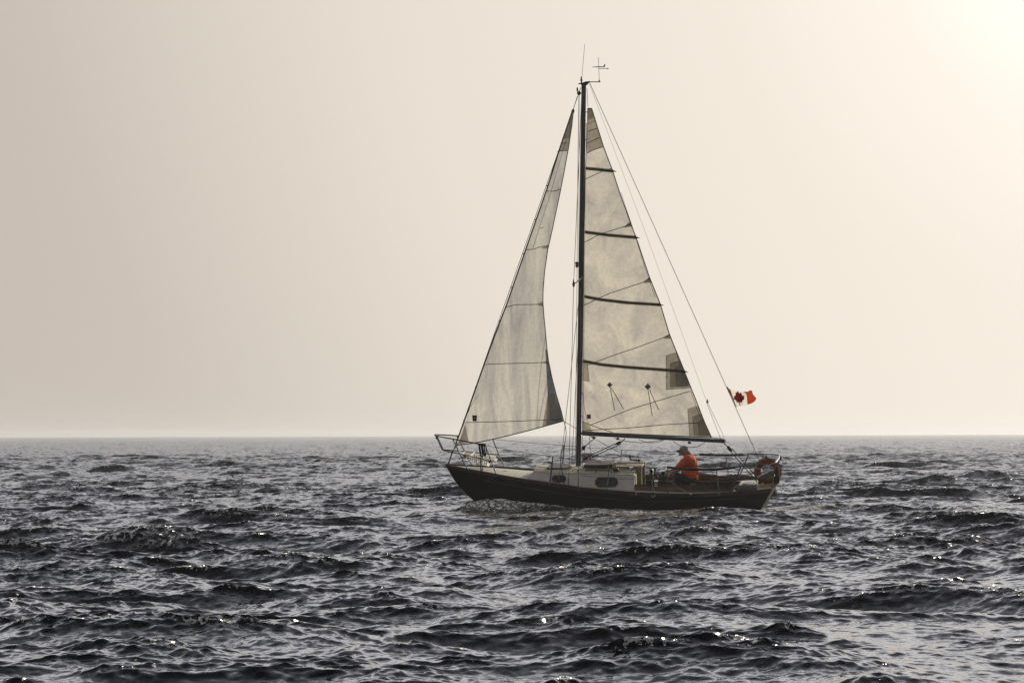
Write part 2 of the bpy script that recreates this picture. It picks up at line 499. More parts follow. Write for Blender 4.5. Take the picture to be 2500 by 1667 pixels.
    X2 = X + DX * (1 - 0.5 * near); Y2 = Y + DY * (1 - 0.5 * near)
    # falls off with the Earth's curve only beyond the haze; flat here
    nr, nc = X.shape
    co = np.empty((nr * nc, 3), np.float32)
    co[:, 0] = X2.ravel(); co[:, 1] = Y2.ravel(); co[:, 2] = Z.ravel()
    idx = np.arange(nr * nc, dtype=np.int32).reshape(nr, nc)
    q = np.stack([idx[:-1, :-1], idx[:-1, 1:], idx[1:, 1:], idx[1:, :-1]], axis=-1).reshape(-1, 4)
    me = bpy.data.meshes.new('water')
    me.vertices.add(len(co)); me.vertices.foreach_set('co', co.ravel())
    me.loops.add(q.size); me.loops.foreach_set('vertex_index', q.ravel())
    me.polygons.add(len(q)); me.polygons.foreach_set('loop_start', np.arange(0, q.size, 4, dtype=np.int32))
    me.update(calc_edges=True)
    me.shade_smooth()
    cr = np.clip((0.75 * h1[3] + 0.8 * h2[3] * g2_ - 1.0) / 2.0, 0, 1)
    cr = np.maximum(cr, np.clip(bump(-2.0, -0.7, 0.7, 0.35, 1.0) * 1.3 - .35, 0, 1))
    cr = np.maximum(cr, np.clip(bump(3.0, -1.35, 0.5, 0.25, 1.0) * 1.3 - .35, 0, 1))
    cr = np.maximum(cr, np.clip(bump(5.3, 0.1, 0.4, 0.7, 1.0) * 1.3 - .35, 0, 1))
    bs_ = np.clip((bx + 3.0) / 7.6, 0, 1)
    hw = np.interp(bs_, [0, .1, .3, .5, .7, .9, 1], [.0, .35, .85, 1.02, .98, .75, .55]) + 0.10
    hug = np.exp(-((np.abs(by - .05) - hw) / .13) ** 2) * (bx > -2.9) * (bx < 4.7)
    cr = np.maximum(cr, hug * 0.9)
    cr = np.maximum(cr, 1.15 * np.exp(-((bx + 1.8) / .75) ** 2 - ((by + 1.05 + .25 * (bx + 1.9)) / .40) ** 2))
    cr = np.maximum(cr, .55 * wk)
    lc = np.clip((Y - 30) / 170.0, 0, 1) ** .7
    at = me.attributes.new('lost_chop', 'FLOAT', 'POINT'); at.data.foreach_set('value', lc.ravel().astype(np.float32))
    cr = cr * (1 - .7 * lc)
    fo_ = 1.0 * np.exp(-((bx + 1.75) / .85) ** 2 - ((by + .95) / .75) ** 2) + .75 * np.exp(-(np.maximum(np.abs(bx - .9) - 3.2, 0) / .5) ** 2 - (np.maximum(-by - 1.1, 0) / .5) ** 2) * (by < .3)
    fo_ = np.clip(fo_ + .45 * np.exp(-((bx - .6) / 2.6) ** 2 - ((by + 2.8) / 1.6) ** 2) + .8 * wk, 0, 1)
    at = me.attributes.new('aerated', 'FLOAT', 'POINT'); at.data.foreach_set('value', fo_.ravel().astype(np.float32))
    at = me.attributes.new('crest', 'FLOAT', 'POINT'); at.data.foreach_set('value', cr.ravel().astype(np.float32))
    o = bpy.data.objects.new('water', me); COL.objects.link(o)
    tag(o, kind='structure')
    mt = bpy.data.materials.new('sea_water'); mt.use_nodes = True
    t = mt.node_tree; b = t.nodes['Principled BSDF']
    b.inputs['Base Color'].default_value = (0.003, 0.004, 0.005, 1)
    b.inputs['Roughness'].default_value = 0.07
    b.inputs['IOR'].default_value = 1.35
    geo = t.nodes.new('ShaderNodeNewGeometry')
    def vnoise(scale, detail, stretch, amp):
        mp = t.nodes.new('ShaderNodeMapping'); mp.inputs['Scale'].default_value = stretch; mp.inputs['Rotation'].default_value = (0, 0, R(14))
        t.links.new(geo.outputs['Position'], mp.inputs[0])
        n1 = t.nodes.new('ShaderNodeTexNoise'); n1.inputs['Scale'].default_value = scale; n1.inputs['Detail'].default_value = detail; n1.inputs['Roughness'].default_value = 0.65
        t.links.new(mp.outputs[0], n1.inputs['Vector'])
        sb = t.nodes.new('ShaderNodeVectorMath'); sb.operation = 'SUBTRACT'; sb.inputs[1].default_value = (.5, .5, .5)
        t.links.new(n1.outputs['Color'], sb.inputs[0])
        sc_ = t.nodes.new('ShaderNodeVectorMath'); sc_.operation = 'MULTIPLY'; sc_.inputs[1].default_value = (amp, amp, 0)
        t.links.new(sb.outputs[0], sc_.inputs[0]); return sc_.outputs[0]
    def vadd(a, b_):
        n_ = t.nodes.new('ShaderNodeVectorMath'); n_.operation = 'ADD'; t.links.new(a, n_.inputs[0]); t.links.new(b_, n_.inputs[1]); return n_.outputs[0]
    at_ = t.nodes.new('ShaderNodeAttribute'); at_.attribute_name = 'crest'
    cs = t.nodes.new('ShaderNodeVectorMath'); cs.operation = 'SCALE'
    t.links.new(vnoise(30, 4, (1, 1.5, 1), 1.8), cs.inputs[0]); t.links.new(at_.outputs['Fac'], cs.inputs['Scale'])
    ml = t.nodes.new('ShaderNodeAttribute'); ml.attribute_name = 'lost_chop'
    lc = t.nodes.new('ShaderNodeVectorMath'); lc.operation = 'SCALE'
    t.links.new(vnoise(2.2, 5, (1, 1.0, 1), 3.4), lc.inputs[0]); t.links.new(ml.outputs['Fac'], lc.inputs['Scale'])
    v_ = vadd(vadd(vadd(geo.outputs['Normal'], vnoise(7, 5, (1, 1.7, 1), 0.85)), cs.outputs[0]), lc.outputs[0])
    rg_ = t.nodes.new('ShaderNodeMapRange'); rg_.inputs[3].default_value = 0.07; rg_.inputs[4].default_value = 0.25
    t.links.new(ml.outputs['Fac'], rg_.inputs[0]); t.links.new(rg_.outputs[0], b.inputs['Roughness'])
    nn_ = t.nodes.new('ShaderNodeVectorMath'); nn_.operation = 'NORMALIZE'; t.links.new(v_, nn_.inputs[0])
    t.links.new(nn_.outputs[0], b.inputs['Normal'])
    # pale flecks standing in for sun glints on crests, and broken water along the hull
    fm = t.nodes.new('ShaderNodeMapping'); fm.inputs['Scale'].default_value = (1, 0.55, 1); t.links.new(geo.outputs['Position'], fm.inputs[0])
    fn = t.nodes.new('ShaderNodeTexNoise'); fn.inputs['Scale'].default_value = 15; fn.inputs['Detail'].default_value = 3; fn.inputs['Roughness'].default_value = 0.7
    t.links.new(fm.outputs[0], fn.inputs['Vector'])
    f2 = t.nodes.new('ShaderNodeTexNoise'); f2.inputs['Scale'].default_value = 0.8; f2.inputs['Detail'].default_value = 2
    t.links.new(geo.outputs['Position'], f2.inputs['Vector'])
    def math_(op, a, b2):
        n_ = t.nodes.new('ShaderNodeMath'); n_.operation = op
        for k_, v in enumerate((a, b2)):
            if isinstance(v, float): n_.inputs[k_].default_value = v
            else: t.links.new(v, n_.inputs[k_])
        return n_.outputs[0]
    cr_ = math_('MULTIPLY', at_.outputs['Fac'], 0.24)
    sm = math_('ADD', math_('ADD', fn.outputs[0], cr_), math_('MULTIPLY', math_('SUBTRACT', f2.outputs[0], 0.5), 0.30))
    mr = t.nodes.new('ShaderNodeMapRange'); mr.inputs[1].default_value = 0.715; mr.inputs[2].default_value = 0.725; t.links.new(sm, mr.inputs[0])
    on = t.nodes.new('ShaderNodeMapRange'); on.inputs[1].default_value = 0.02; on.inputs[2].default_value = 0.15; t.links.new(at_.outputs['Fac'], on.inputs[0])
    fac_ = math_('MULTIPLY', mr.outputs[0], on.outputs[0])
    fo = t.nodes.new('ShaderNodeBsdfDiffuse'); fo.inputs['Color'].default_value = (0.92, 0.90, 0.84, 1)
    tl = t.nodes.new('ShaderNodeBsdfTranslucent'); tl.inputs['Color'].default_value = (0.92, 0.90, 0.84, 1)
    ms_ = t.nodes.new('ShaderNodeMixShader'); ms_.inputs[0].default_value = 0.35; t.links.new(fo.outputs[0], ms_.inputs[1]); t.links.new(tl.outputs[0], ms_.inputs[2])
    # over-bright gloss in the flecks, added as sun glints off droplets and wavelets
    gl = t.nodes.new('ShaderNodeBsdfGlossy'); gl.inputs['Color'].default_value = (0.60, 0.585, 0.53, 1); gl.inputs['Roughness'].default_value = 0.36
    gn = t.nodes.new('ShaderNodeVectorMath'); gn.operation = 'NORMALIZE'; t.links.new(vadd(geo.outputs['Normal'], vnoise(17, 2, (1, 1.0, 1), 9.0)), gn.inputs[0]); t.links.new(gn.outputs[0], gl.inputs['Normal'])
    ms2 = t.nodes.new('ShaderNodeMixShader'); ms2.inputs[0].default_value = 0.90; t.links.new(ms_.outputs[0], ms2.inputs[1]); t.links.new(gl.outputs[0], ms2.inputs[2])
    mx = t.nodes.new('ShaderNodeMixShader'); t.links.new(fac_, mx.inputs[0]); t.links.new(b.outputs[0], mx.inputs[1]); t.links.new(ms2.outputs[0], mx.inputs[2])
    # aerated water and thin foam pushed up by the hull
    ae = t.nodes.new('ShaderNodeAttribute'); ae.attribute_name = 'aerated'
    f3 = t.nodes.new('ShaderNodeTexNoise'); f3.inputs['Scale'].default_value = 3.0; f3.inputs['Detail'].default_value = 6; f3.inputs['Roughness'].default_value = 0.7; f3.inputs['Distortion'].default_value = 1.0
    t.links.new(fm.outputs[0], f3.inputs['Vector'])
    r3 = t.nodes.new('ShaderNodeMapRange'); r3.inputs[1].default_value = 0.35; r3.inputs[2].default_value = 0.62; t.links.new(f3.outputs[0], r3.inputs[0])
    ad = t.nodes.new('ShaderNodeBsdfDiffuse'); ad.inputs['Color'].default_value = (0.48, 0.48, 0.40, 1)
    mx2 = t.nodes.new('ShaderNodeMixShader'); t.links.new(math_('MULTIPLY', math_('MULTIPLY', ae.outputs['Fac'], 0.62), r3.outputs[0]), mx2.inputs[0]); t.links.new(mx.outputs[0], mx2.inputs[1]); t.links.new(ad.outputs[0], mx2.inputs[2])
    r4 = t.nodes.new('ShaderNodeMapRange'); r4.inputs[1].default_value = 0.735; r4.inputs[2].default_value = 0.80
    t.links.new(math_('ADD', math_('MULTIPLY', ae.outputs['Fac'], 0.25), fn.outputs[0]), r4.inputs[0])
    mx3 = t.nodes.new('ShaderNodeMixShader'); t.links.new(r4.outputs[0], mx3.inputs[0]); t.links.new(mx2.outputs[0], mx3.inputs[1]); t.links.new(ms_.outputs[0], mx3.inputs[2])
    t.links.new(mx3.outputs[0], t.nodes['Material Output'].inputs['Surface'])
    me.materials.append(mt)
    return o


build_water()

# ------------------------------------------------------------------ sailboat
boat = thing('sailboat', 'dark hulled sailing yacht with grey sails heeling towards the viewer on choppy water', 'sailboat', Vector((0, 0, 0)))

SHEER = [(1088, 1135.6), (1113.5, 1141.7), (1144, 1148.6), (1178, 1154.7), (1213, 1162), (1269.6, 1172), (1341, 1182.8), (1400, 1192),
         (1482, 1200), (1548, 1204.6), (1629, 1207.5), (1685, 1207.8), (1753, 1205.8), (1806, 1203), (1848, 1200), (1884, 1195)]
HB_S = [0, .03, .07, .15, .3, .45, .6, .75, .88, 1.0]
HB_V = [0.03, .16, .31, .56, .88, 1.06, 1.12, 1.07, .95, .80]
def hb(s): return float(np.interp(s, HB_S, HB_V))
_S = [(x - 1088) / 796.0 for x, y in SHEER]
_SP = [P(x, y, -hb(s)) for (x, y), s in zip(SHEER, _S)]
_SX = [p.x for p in _SP]; _SZ = [p.z for p in _SP]
def sx(s): return float(np.interp(s, _S, _SX))
def sz(s): return float(np.interp(s, _S, _SZ))
def s_of_x(x): return float(np.interp(x, _SX, _S))
STEM = [P(x, y, 0) for x, y in ((1088, 1135), (1096, 1148), (1109, 1172), (1132, 1198), (1164, 1229), (1190, 1248))]
_stz = [p.z for p in STEM][::-1]; _stx = [p.x for p in STEM][::-1]
def xbow(z): return float(np.interp(z, _stz, _stx)) if z > _stz[0] else _stx[0] + (_stz[0] - z) * 1.1
_a = P(1884, 1195, -.80); _b = P(1856, 1246, -.50)
def xstern(z): return _b.x + (_a.x - _b.x) * (z - _b.z) / (_a.z - _b.z)
def zkeel(s): return float(np.interp(s, [0, .1, .25, .5, .8, 1], [-.25, -.38, -.5, -.6, -.35, -.10]))
def hullpt(s, q, side=-1, out=0.0):
    zs, zk = sz(s), zkeel(s)
    z = zs + (zk - zs) * q
    xt = (sx(s) - _SX[0]) / (_SX[-1] - _SX[0])
    x = xbow(z) + (xstern(z) - xbow(z)) * xt
    u = float(np.interp(q, [0, .3, .5, .65, .8, .92, 1], [1, 1.0, .975, .90, .70, .36, 0]))
    v = float(np.interp(q, [0, .3, .6, .85, 1], [1, .72, .42, .18, 0]))
    k = min(1, s / .38)
    return Vector((x, side * ((hb(s)) * (v + (u - v) * k) + out), z))

SS = np.linspace(0, 1, 49); QQ = [0, .06, .14, .24, .35, .46, .56, .66, .76, .86, .94, 1]
mb = MB(); nq = len(QQ)
for side in (-1, 1):
    vs = [hullpt(s, q, side) for s in SS for q in QQ]
    mb.add(vs, [(i * nq + j, i * nq + j + 1, (i + 1) * nq + j + 1, (i + 1) * nq + j) for i in range(len(SS) - 1) for j in range(nq - 1)])
hull = mb.build('hull', M['hull'], boat)
wd_ = hull.modifiers.new('weld', 'WELD'); wd_.merge_threshold = 0.001
# stripe along the topsides, toe rail, transom
for side in (-1, 1):
    MB().tube([hullpt(s, .145, side, .004) for s in np.linspace(.1, .93, 60)], .007, 5).build('stripe', M['gold'], hull)
for side in (-1, 1):
    mb = MB()
    prev = None
    pts = []
    for s in np.linspace(0.0, 1, 60):
        p = hullpt(s, 0, side)
        inn = Vector((0, -side * .035, 0)) if hb(s) > .06 else Vector((0, -side * .01, 0))
        pts += [p + Vector((0, side * .012, -.05)), p + Vector((0, side * .012, .035)), p + inn + Vector((0, 0, .035)), p + inn + Vector((0, 0, -.05))]
    n = 60
    mb.add(pts, [(4 * i + k, 4 * i + (k + 1) % 4, 4 * i + 4 + (k + 1) % 4, 4 * i + 4 + k) for i in range(n - 1) for k in range(4)] + [(0, 1, 2, 3), (4 * n - 4, 4 * n - 3, 4 * n - 2, 4 * n - 1)])
    mb.build('toe_rail', M['rail_wood'], boat)
# transom: slightly convex varnished panel
mb = MB(); rows = []
for q in QQ:
    a = hullpt(1, q, -1); row = []
    for k in range(-6, 7):
        t = k / 6.0
        row.append(Vector((a.x + 0.07 * (1 - t * t) + 0.004, a.y * -t if False else -a.y * t, a.z + (0.05 * (1 - t * t) if q == 0 else 0))))
    rows.append(row)
vs = [v for r_ in rows for v in r_]
mb.add(vs, [(i * 13 + k, i * 13 + k + 1, (i + 1) * 13 + k + 1, (i + 1) * 13 + k) for i in range(len(QQ) - 1) for k in range(12)])
mb.build('transom', M['transom'], boat)

# deck with a cockpit opening
XC0, XC1 = P(1556, 1190, -.6).x, P(1797, 1190, -.6).x
mb = MB()
ss = sorted(list(np.linspace(0.004, 1, 50)) + [s_of_x(XC0), s_of_x(XC1)])
def deckz(x, y):
    s = s_of_x(x); h_ = max(hb(s), .05)
    return sz(s) + .05 * (1 - (y / h_) ** 2) * min(1, h_ / .6) - 0.006
def dcols(s):
    h_ = hb(s) - .012
    c = .60 if h_ > .66 else h_ * .8
    return [-h_, -(h_ + c) / 2, -c, -c / 2, 0, c / 2, c, (h_ + c) / 2, h_]
vs = [Vector((sx(s), y, deckz(sx(s), y))) for s in ss for y in dcols(s)]
fs = []
for i in range(len(ss) - 1):
    xm = (sx(ss[i]) + sx(ss[i + 1])) / 2
    for k in range(8):
        if XC0 < xm < XC1 and 2 <= k <= 5: continue
        fs.append((i * 9 + k, i * 9 + k + 1, (i + 1) * 9 + k + 1, (i + 1) * 9 + k))
mb.add(vs, fs)
deck = mb.build('deck', M['deck'], boat)
# cockpit well: walls, floor, two seats
zc = deckz((XC0 + XC1) / 2, .6)
mb = MB()
mb.add([(XC0, -.6, zc - .5), (XC1, -.6, zc - .5), (XC1, .6, zc - .5), (XC0, .6, zc - .5), (XC0, -.6, zc - .01), (XC1, -.6, zc - .01), (XC1, .6, zc - .01), (XC0, .6, zc - .01)],
       [(0, 1, 2, 3), (0, 4, 5, 1), (1, 5, 6, 2), (2, 6, 7, 3), (3, 7, 4, 0)])
mb.build('cockpit_well', M['rail_wood'], boat)
for sgn in (-1, 1):
    MB().box((XC0 + .02, min(sgn * .58, sgn * .25), zc - .16), (XC1 - .02, max(sgn * .58, sgn * .25), zc - .12)).build('cockpit_seat', M['rail_wood'], boat, bevel=.008)

# coamings: near one traced, far one its mirror image
CO = [(1535.5, 1182), (1541, 1184.7), (1600, 1185.5), (1660, 1186.5), (1720, 1187.5), (1753, 1188.8), (1775, 1191.5), (1790, 1197), (1800, 1204), (1755, 1208), (1680, 1210), (1600, 1209), (1549, 1206)]
pp = [P(x, y, -.82 if i > 7 else -.72) for i, (x, y) in enumerate(CO)]
for sgn in (1, -1):
    q = [Vector((p.x, p.y * sgn, p.z)) for p in pp]
    c = MB().prism(q, (0, .045 * sgn, 0)).build('coaming', M['teak'], boat, bevel=.006)
    MB().tube([v + Vector((0, .022 * sgn, .008)) for v in q[1:8]], .022, 6).build('coaming_cap', M['rail_wood'], c)

# cabin trunk
def cab(px_, py_, w): return P(px_, py_, w)
CB_TOP = [(1303, 1150.5), (1347, 1154.6), (1418, 1156), (1484, 1158), (1548, 1158.4)]
tw = [.42, .52, .62, .68, .70]
bw = [.50, .60, .72, .80, .82]
top = [cab(x, y, -w) for (x, y), w in zip(CB_TOP, tw)]
base_x = [P(x, y, -w) for (x, y), w in zip([(1272, 1172), (1341, 1184), (1413, 1195), (1482, 1201), (1549, 1206)], bw)]
mb = MB()
def ring(i):
    t, b_ = top[i], base_x[i]
    o = [Vector((b_.x, b_.y, b_.z - .04)), Vector(t)]
    for k in range(1, 8):
        f_ = k / 8.0; y = t.y * (1 - 2 * f_)
        o.append(Vector((t.x, y, t.z + .085 * (1 - (y / t.y) ** 2))))
    o += [mir(t), Vector((b_.x, -b_.y, b_.z - .04))]
    return o
def lerp_ring(a, b, f_): return [p + (q - p) * f_ for p, q in zip(a, b)]
rings = []
for i in range(4):
    for f_ in (0, .34, .67): rings.append(lerp_ring(ring(i), ring(i + 1), f_))
rings.append(ring(4))
n = len(rings[0])
side_faces = []; roof_faces = []
vs = [v for r_ in rings for v in r_]
for i in range(len(rings) - 1):
    for k in range(n - 1):
        f_ = (i * n + k, i * n + k + 1, (i + 1) * n + k + 1, (i + 1) * n + k)
        (side_faces if k in (0, n - 2) else roof_faces).append(f_)
mb.add(vs, side_faces + [tuple(range(n)), tuple((len(rings) - 1) * n + k for k in range(n))])
cabin = mb.build('cabin', M['cabin'], boat)
mb = MB(); mb.add([v + Vector((0, 0, .004)) for v in vs], roof_faces)
roof = mb.build('cabin_roof', M['roof'], cabin)
# edge bead where roof meets the sides
for sg in (1, -1):
    MB().tube([Vector((r_[1].x, r_[1].y * sg, r_[1].z)) for r_ in rings], .010, 5).build('roof_edge', M['roof'], cabin)
# aft bulkhead: lit cream panels and companionway
bx_ = top[4].x; tz = top[4].z
def bulk(y0, y1, z0, z1, x0, x1, name, mt, par, bev=.006):
    return MB().box((bx_ + x0, y0, z0), (bx_ + x1, y1, z1)).build(name, mt, par, bevel=bev)
zb = base_x[4].z
bulk(-.66, -.30, zb - .35, tz - .02, .002, .03, 'bulkhead_panel', M['cream'], cabin)
bulk(.30, .66, zb - .35, tz - .02, .002, .03, 'bulkhead_panel', M['cream'], cabin)
bulk(-.22, .22, zb - .35, tz + .06, .002, .02, 'washboard', M['mahogany'], cabin)
for sg in (-1, 1):
    bulk(sg * .30 - .045, sg * .30 + .045, zb - .35, tz + .135, .004, .13, 'companionway_post', M['olive'], cabin)
# companionway slide and its rails
hx0 = P(1492, 1135, -.3).x
for sg in (-1, 1):
    MB().box((hx0, sg * .30 - .04, tz + .04), (bx_ + .14, sg * .30 + .04, tz + .14)).build('hatch_rail', M['olive'], cabin, bevel=.008)
MB().box((hx0 + .04, -.255, tz + .07), (bx_ + .12, .255, tz + .12)).build('sliding_hatch', M['olive'], cabin, bevel=.01)
# mahogany hatch garage ahead of it
a = P(1425, 1141, -.34); b_ = P(1496, 1141, -.34)
MB().prism([Vector((a.x, -.34, a.z)), Vector((b_.x, -.34, b_.z)), Vector((b_.x, -.34, b_.z + .075)), Vector((a.x, -.34, a.z + .06))], (0, .68, 0)).build('hatch_garage', M['mahogany'], cabin, bevel=.012)
# scroll-cut end pieces in cream
for (x0, x1, y0, y1, w) in ((1494, 1507, 1128, 1140, -.345), (1382, 1396, 1136, 1147, -.30)):
    q = [P(x, y, w) for x, y in ((x0, y1), (x0 + 1, y0 + 5), (x0 + 6, y0 + 1), (x1, y0), (x1 - 2, y0 + 5), (x0 + 8, y1))]
    MB().prism(q, (0, .06, 0)).build('hatch_end', M['cream'], cabin, bevel=.004)
# fore hatch
a = P(1334, 1147.5, -.32); b_ = P(1386, 1148.5, -.32)
fh = MB().prism([Vector((a.x, -.32, a.z)), Vector((b_.x, -.32, b_.z)), Vector((b_.x, -.32, b_.z + .065)), Vector((a.x, -.32, a.z + .06))], (0, .62, 0)).build('fore_hatch', M['mahogany'], cabin, bevel=.012)
# grab rails
for sg in (-1, 1):
    pts = [P(1430, 1147.5, -.52), P(1455, 1147.5, -.55), P(1492, 1148.5, -.57)]
    pts = [Vector((p.x, p.y * -sg, p.z)) for p in pts]
    g_ = MB().tube(pts, .014, 6)
    for p in pts: g_.tube([p, p - Vector((0, 0, .05))], .012, 5)
    g_.build('grab_rail', M['rail_wood'], cabin)


def rounded(cx, cy_, rx, ry, n=7, sq=None):
    """rounded-end window outline in photo px"""
    o = []; rr = min(rx, ry)
    for qx, qy, a0 in ((1, -1, -90), (1, 1, 0), (-1, 1, 90), (-1, -1, 180)):
        for k in range(n + 1):
            t = R(a0 + 90 * k / n)
            o.append((cx + qx * (rx - rr) + rr * math.cos(t), cy_ + qy * (ry - rr) + rr * math.sin(t)))
    return o
def cab_w(px_, py_):
    """lateral offset of the cabin side at a photo point (linear between top and base lines)"""
    ty = np.interp(px_, [x for x, y in CB_TOP], [y for x, y in CB_TOP]); twv = np.interp(px_, [x for x, y in CB_TOP], tw)
    by_ = np.interp(px_, [1272, 1341, 1413, 1482, 1549], [1172, 1184, 1195, 1201, 1206]); bwv = np.interp(px_, [1272, 1341, 1413, 1482, 1549], bw)
    f_ = (py_ - ty) / max(1, by_ - ty)
    return -float(twv + (bwv - twv) * f_)
for (cx, cy_, rx, ry) in ((1364.4, 1168.2, 17.6, 8.8), (1480.5, 1176.4, 28, 12.3)):
    for sg in (1, -1):
        q = [P(x, y, cab_w(x, y) - .004) for x, y in rounded(cx, cy_, rx, ry)]
        q2 = [P(x, y, cab_w(x, y) - .016) for x, y in rounded(cx, cy_ + .4, rx - 3.4, ry - 3.2)]
        q = [Vector((p.x, p.y * sg, p.z)) for p in q]; q2 = [Vector((p.x, p.y * sg, p.z)) for p in q2]
        w_ = MB().prism(q, (0, -.010 * sg, 0)).build('window', M['gasket'], cabin)
        MB().prism(q2, (0, -.004 * sg, 0)).build('pane', M['glass'], w_)

MB().tube([P(x, y, cab_w(x, y) - .001) for x, y in ((1421, 1161), (1460, 1164), (1510, 1168), (1548, 1169.5))], .004, 5).build('side_seam', M['gasket'], cabin)

# ------------------------------------------------------------------ mast, boom, rigging
MAST_TOP = P(1425.3, 205, 0); MAST_FOOT = P(1412, 1140, 0)
ax = (MAST_TOP - MAST_FOOT)
mb = MB(); pts = []
nm = 24
for i in range(nm + 1):
    p = MAST_FOOT + ax * (i / nm); r0 = .062 if i < nm * .8 else .062 - .006 * (i - nm * .8) / (nm * .2)
    for k in range(16):
        t = 2 * math.pi * k / 16
        pts.append(p + Vector((r0 * 1.02 * math.cos(t), r0 * .78 * math.sin(t), 0)))
mb.add(pts, [(i * 16 + k, i * 16 + (k + 1) % 16, (i + 1) * 16 + (k + 1) % 16, (i + 1) * 16 + k) for i in range(nm) for k in range(16)] + [tuple(nm * 16 + k for k in range(16))])
mast = mb.build('mast', M['mast'], boat)
MB().tube([P(1427, 1050, 0) - Vector((0, 0, .0)), P(1430, 640, 0) , P(1431.6, 300, 0)], .008, 5).build('sail_track', M['darksteel'], mast)
MB().box((MAST_FOOT.x - .11, -.10, MAST_FOOT.z - .06), (MAST_FOOT.x + .11, .10, MAST_FOOT.z + .03)).build('mast_step', M['darksteel'], mast, bevel=.01)
mb = MB(); mb.prism([P(x, y, -.035) for x, y in ((1411.5, 206.5), (1412, 204), (1419, 203), (1430, 199.5), (1440, 198.8), (1441, 201.5), (1434, 206), (1432, 209), (1419.5, 209), (1418, 206.5))], (0, .07, 0))
mb.lathe(P(1419.6, 203, 0), [(.018, 0), (.018, .05), (.034, .06), (.034, .075), (.014, .085), (.02, .12), (.012, .15)], 10)
mb.build('masthead_fitting', M['black'], mast)
MB().tube([P(1420.5, 190, 0), P(1427.6, 109, 0)], .0055, 5).build('antenna', M['wire'], mast)
wi = MB().tube([P(1437, 200.5, 0), P(1466, 200.5, 0)], .011, 6)
wi.tube([P(1463.2, 201.5, 0), P(1463.0, 196, 0)], .016, 6)
wi = wi.build('wind_indicator', M['black'], mast)
MB().tube([P(1463, 197, 0), P(1462, 168, 0), P(1461, 141, 0)], .006, 5).build('indicator_spindle', M['wire'], wi)
v = MB().tube([P(1445.5, 164.2, 0), P(1458, 163.8, 0), P(1474, 163.8, 0)], [.005, .011, .010], 6)
v.prism([P(x, y, -.006) for x, y in ((1471.5, 164), (1474, 161), (1475.5, 158), (1478, 157), (1476.6, 164.6))], (0, .012, 0))
v.build('wind_vane', M['black'], wi)
v = MB().tube([P(1462, 168.3, 0), P(1480, 168.2, -.08)], .007, 5)
v.ell(P(1483, 168, -.09), (.035, .01, .012), 8, 6)
v.build('reference_arm', M['darksteel'], wi)
# steaming light and spreaders
MB().lathe(P(1408.5, 653, -.02), [(.03, 0), (.036, .03), (.036, .09), (.045, .10), (.045, .12), (.02, .14)], 12).build('steaming_light', M['darksteel'], mast)
sprt = P(1400.5, 694, -.80); spr_r = P(1421, 678, -.04)
for sg in (1, -1):
    a = Vector((spr_r.x, spr_r.y * sg, spr_r.z)); b_ = Vector((sprt.x, sprt.y * sg, sprt.z))
    sp_ = MB().tube([a, b_], [.020, .014], 8).build('spreader', M['steel'], mast)
    MB().lathe(b_ - Vector((0, 0, .08)), [(.006, 0), (.022, .03), (.034, .08), (.022, .13), (.006, .2)], 10).build('spreader_boot', M['black'], sp_)

RG = 0.0045
def line(name, pts, r_=RG, mt='wire', par=boat, both=False, n=5):
    o = MB().tube(pts, r_, n).build(name, M[mt], par)
    if both: MB().tube([mir(p) for p in pts], r_, n).build(name, M[mt], par)
    return o
mt_top = P(1415, 228, 0)
line('forestay', [P(1418, 214, 0), P(1094, 1136, 0)], .0085)
line('backstay', [P(1440, 204, 0), P(1883, 1188, 0)], .0075)
line('upper_shroud', [P(1420, 232, -.03), sprt, P(1388, 1192, -1.02)], .007, both=True)
line('lower_shroud', [P(1416, 705, -.05), P(1363, 1187, -.98)], .007, both=True)
line('lower_shroud', [P(1418, 705, -.05), P(1412, 1195, -1.03)], .007, both=True)
for (px_, py_, w) in ((1388, 1180, -1.02), (1364, 1176, -.98), (1412, 1183, -1.03)):
    for sg in (1, -1):
        p = P(px_, py_, w); p = Vector((p.x, p.y * sg, p.z))
        MB().tube([p + Vector((0, 0, .12)), p - Vector((0, 0, .14))], .011, 6).build('turnbuckle', M['darksteel'], boat)
line('halyard', [P(1413.5, 222, -.02), P(1410.5, 430, -.02), P(1408.5, 700, -.02), P(1405, 1120, -.04)], .006, 'darkrope')
line('halyard', [P(1414, 226, .03), P(1411, 1120, .05)], .005, 'rope')
line('halyard', [P(1433, 216, 0), P(1435.5, 262, 0)], .006, 'wire')
line('halyard', [P(1409.5, 236, 0), P(1400, 266, 0)], .008, 'darkrope')
MB().ell(P(1413.5, 228, 0), (.05, .03, .05), 10, 8).ell(P(1409.5, 219, 0), (.022, .02, .06), 8, 6).build('halyard_block', M['black'], mast)
line('topping_lift', [P(1439, 206, 0), P(1572, 558, -.3), P(1724, 977, -.75)], .0032)
tlb = MB().lathe(P(1727, 984, -.76), [(.006, 0), (.03, .01), (.02, .06), (.004, .10)], 8).build('topping_lift_block', M['black'], boat)
line('topping_lift', [P(1725.5, 984, -.76), P(1759, 1070, -.88)], .005, 'wire')
line('topping_lift', [P(1728, 984, -.76), P(1765, 1060, -.88), P(1766, 1070, -.88)], .005, 'wire')

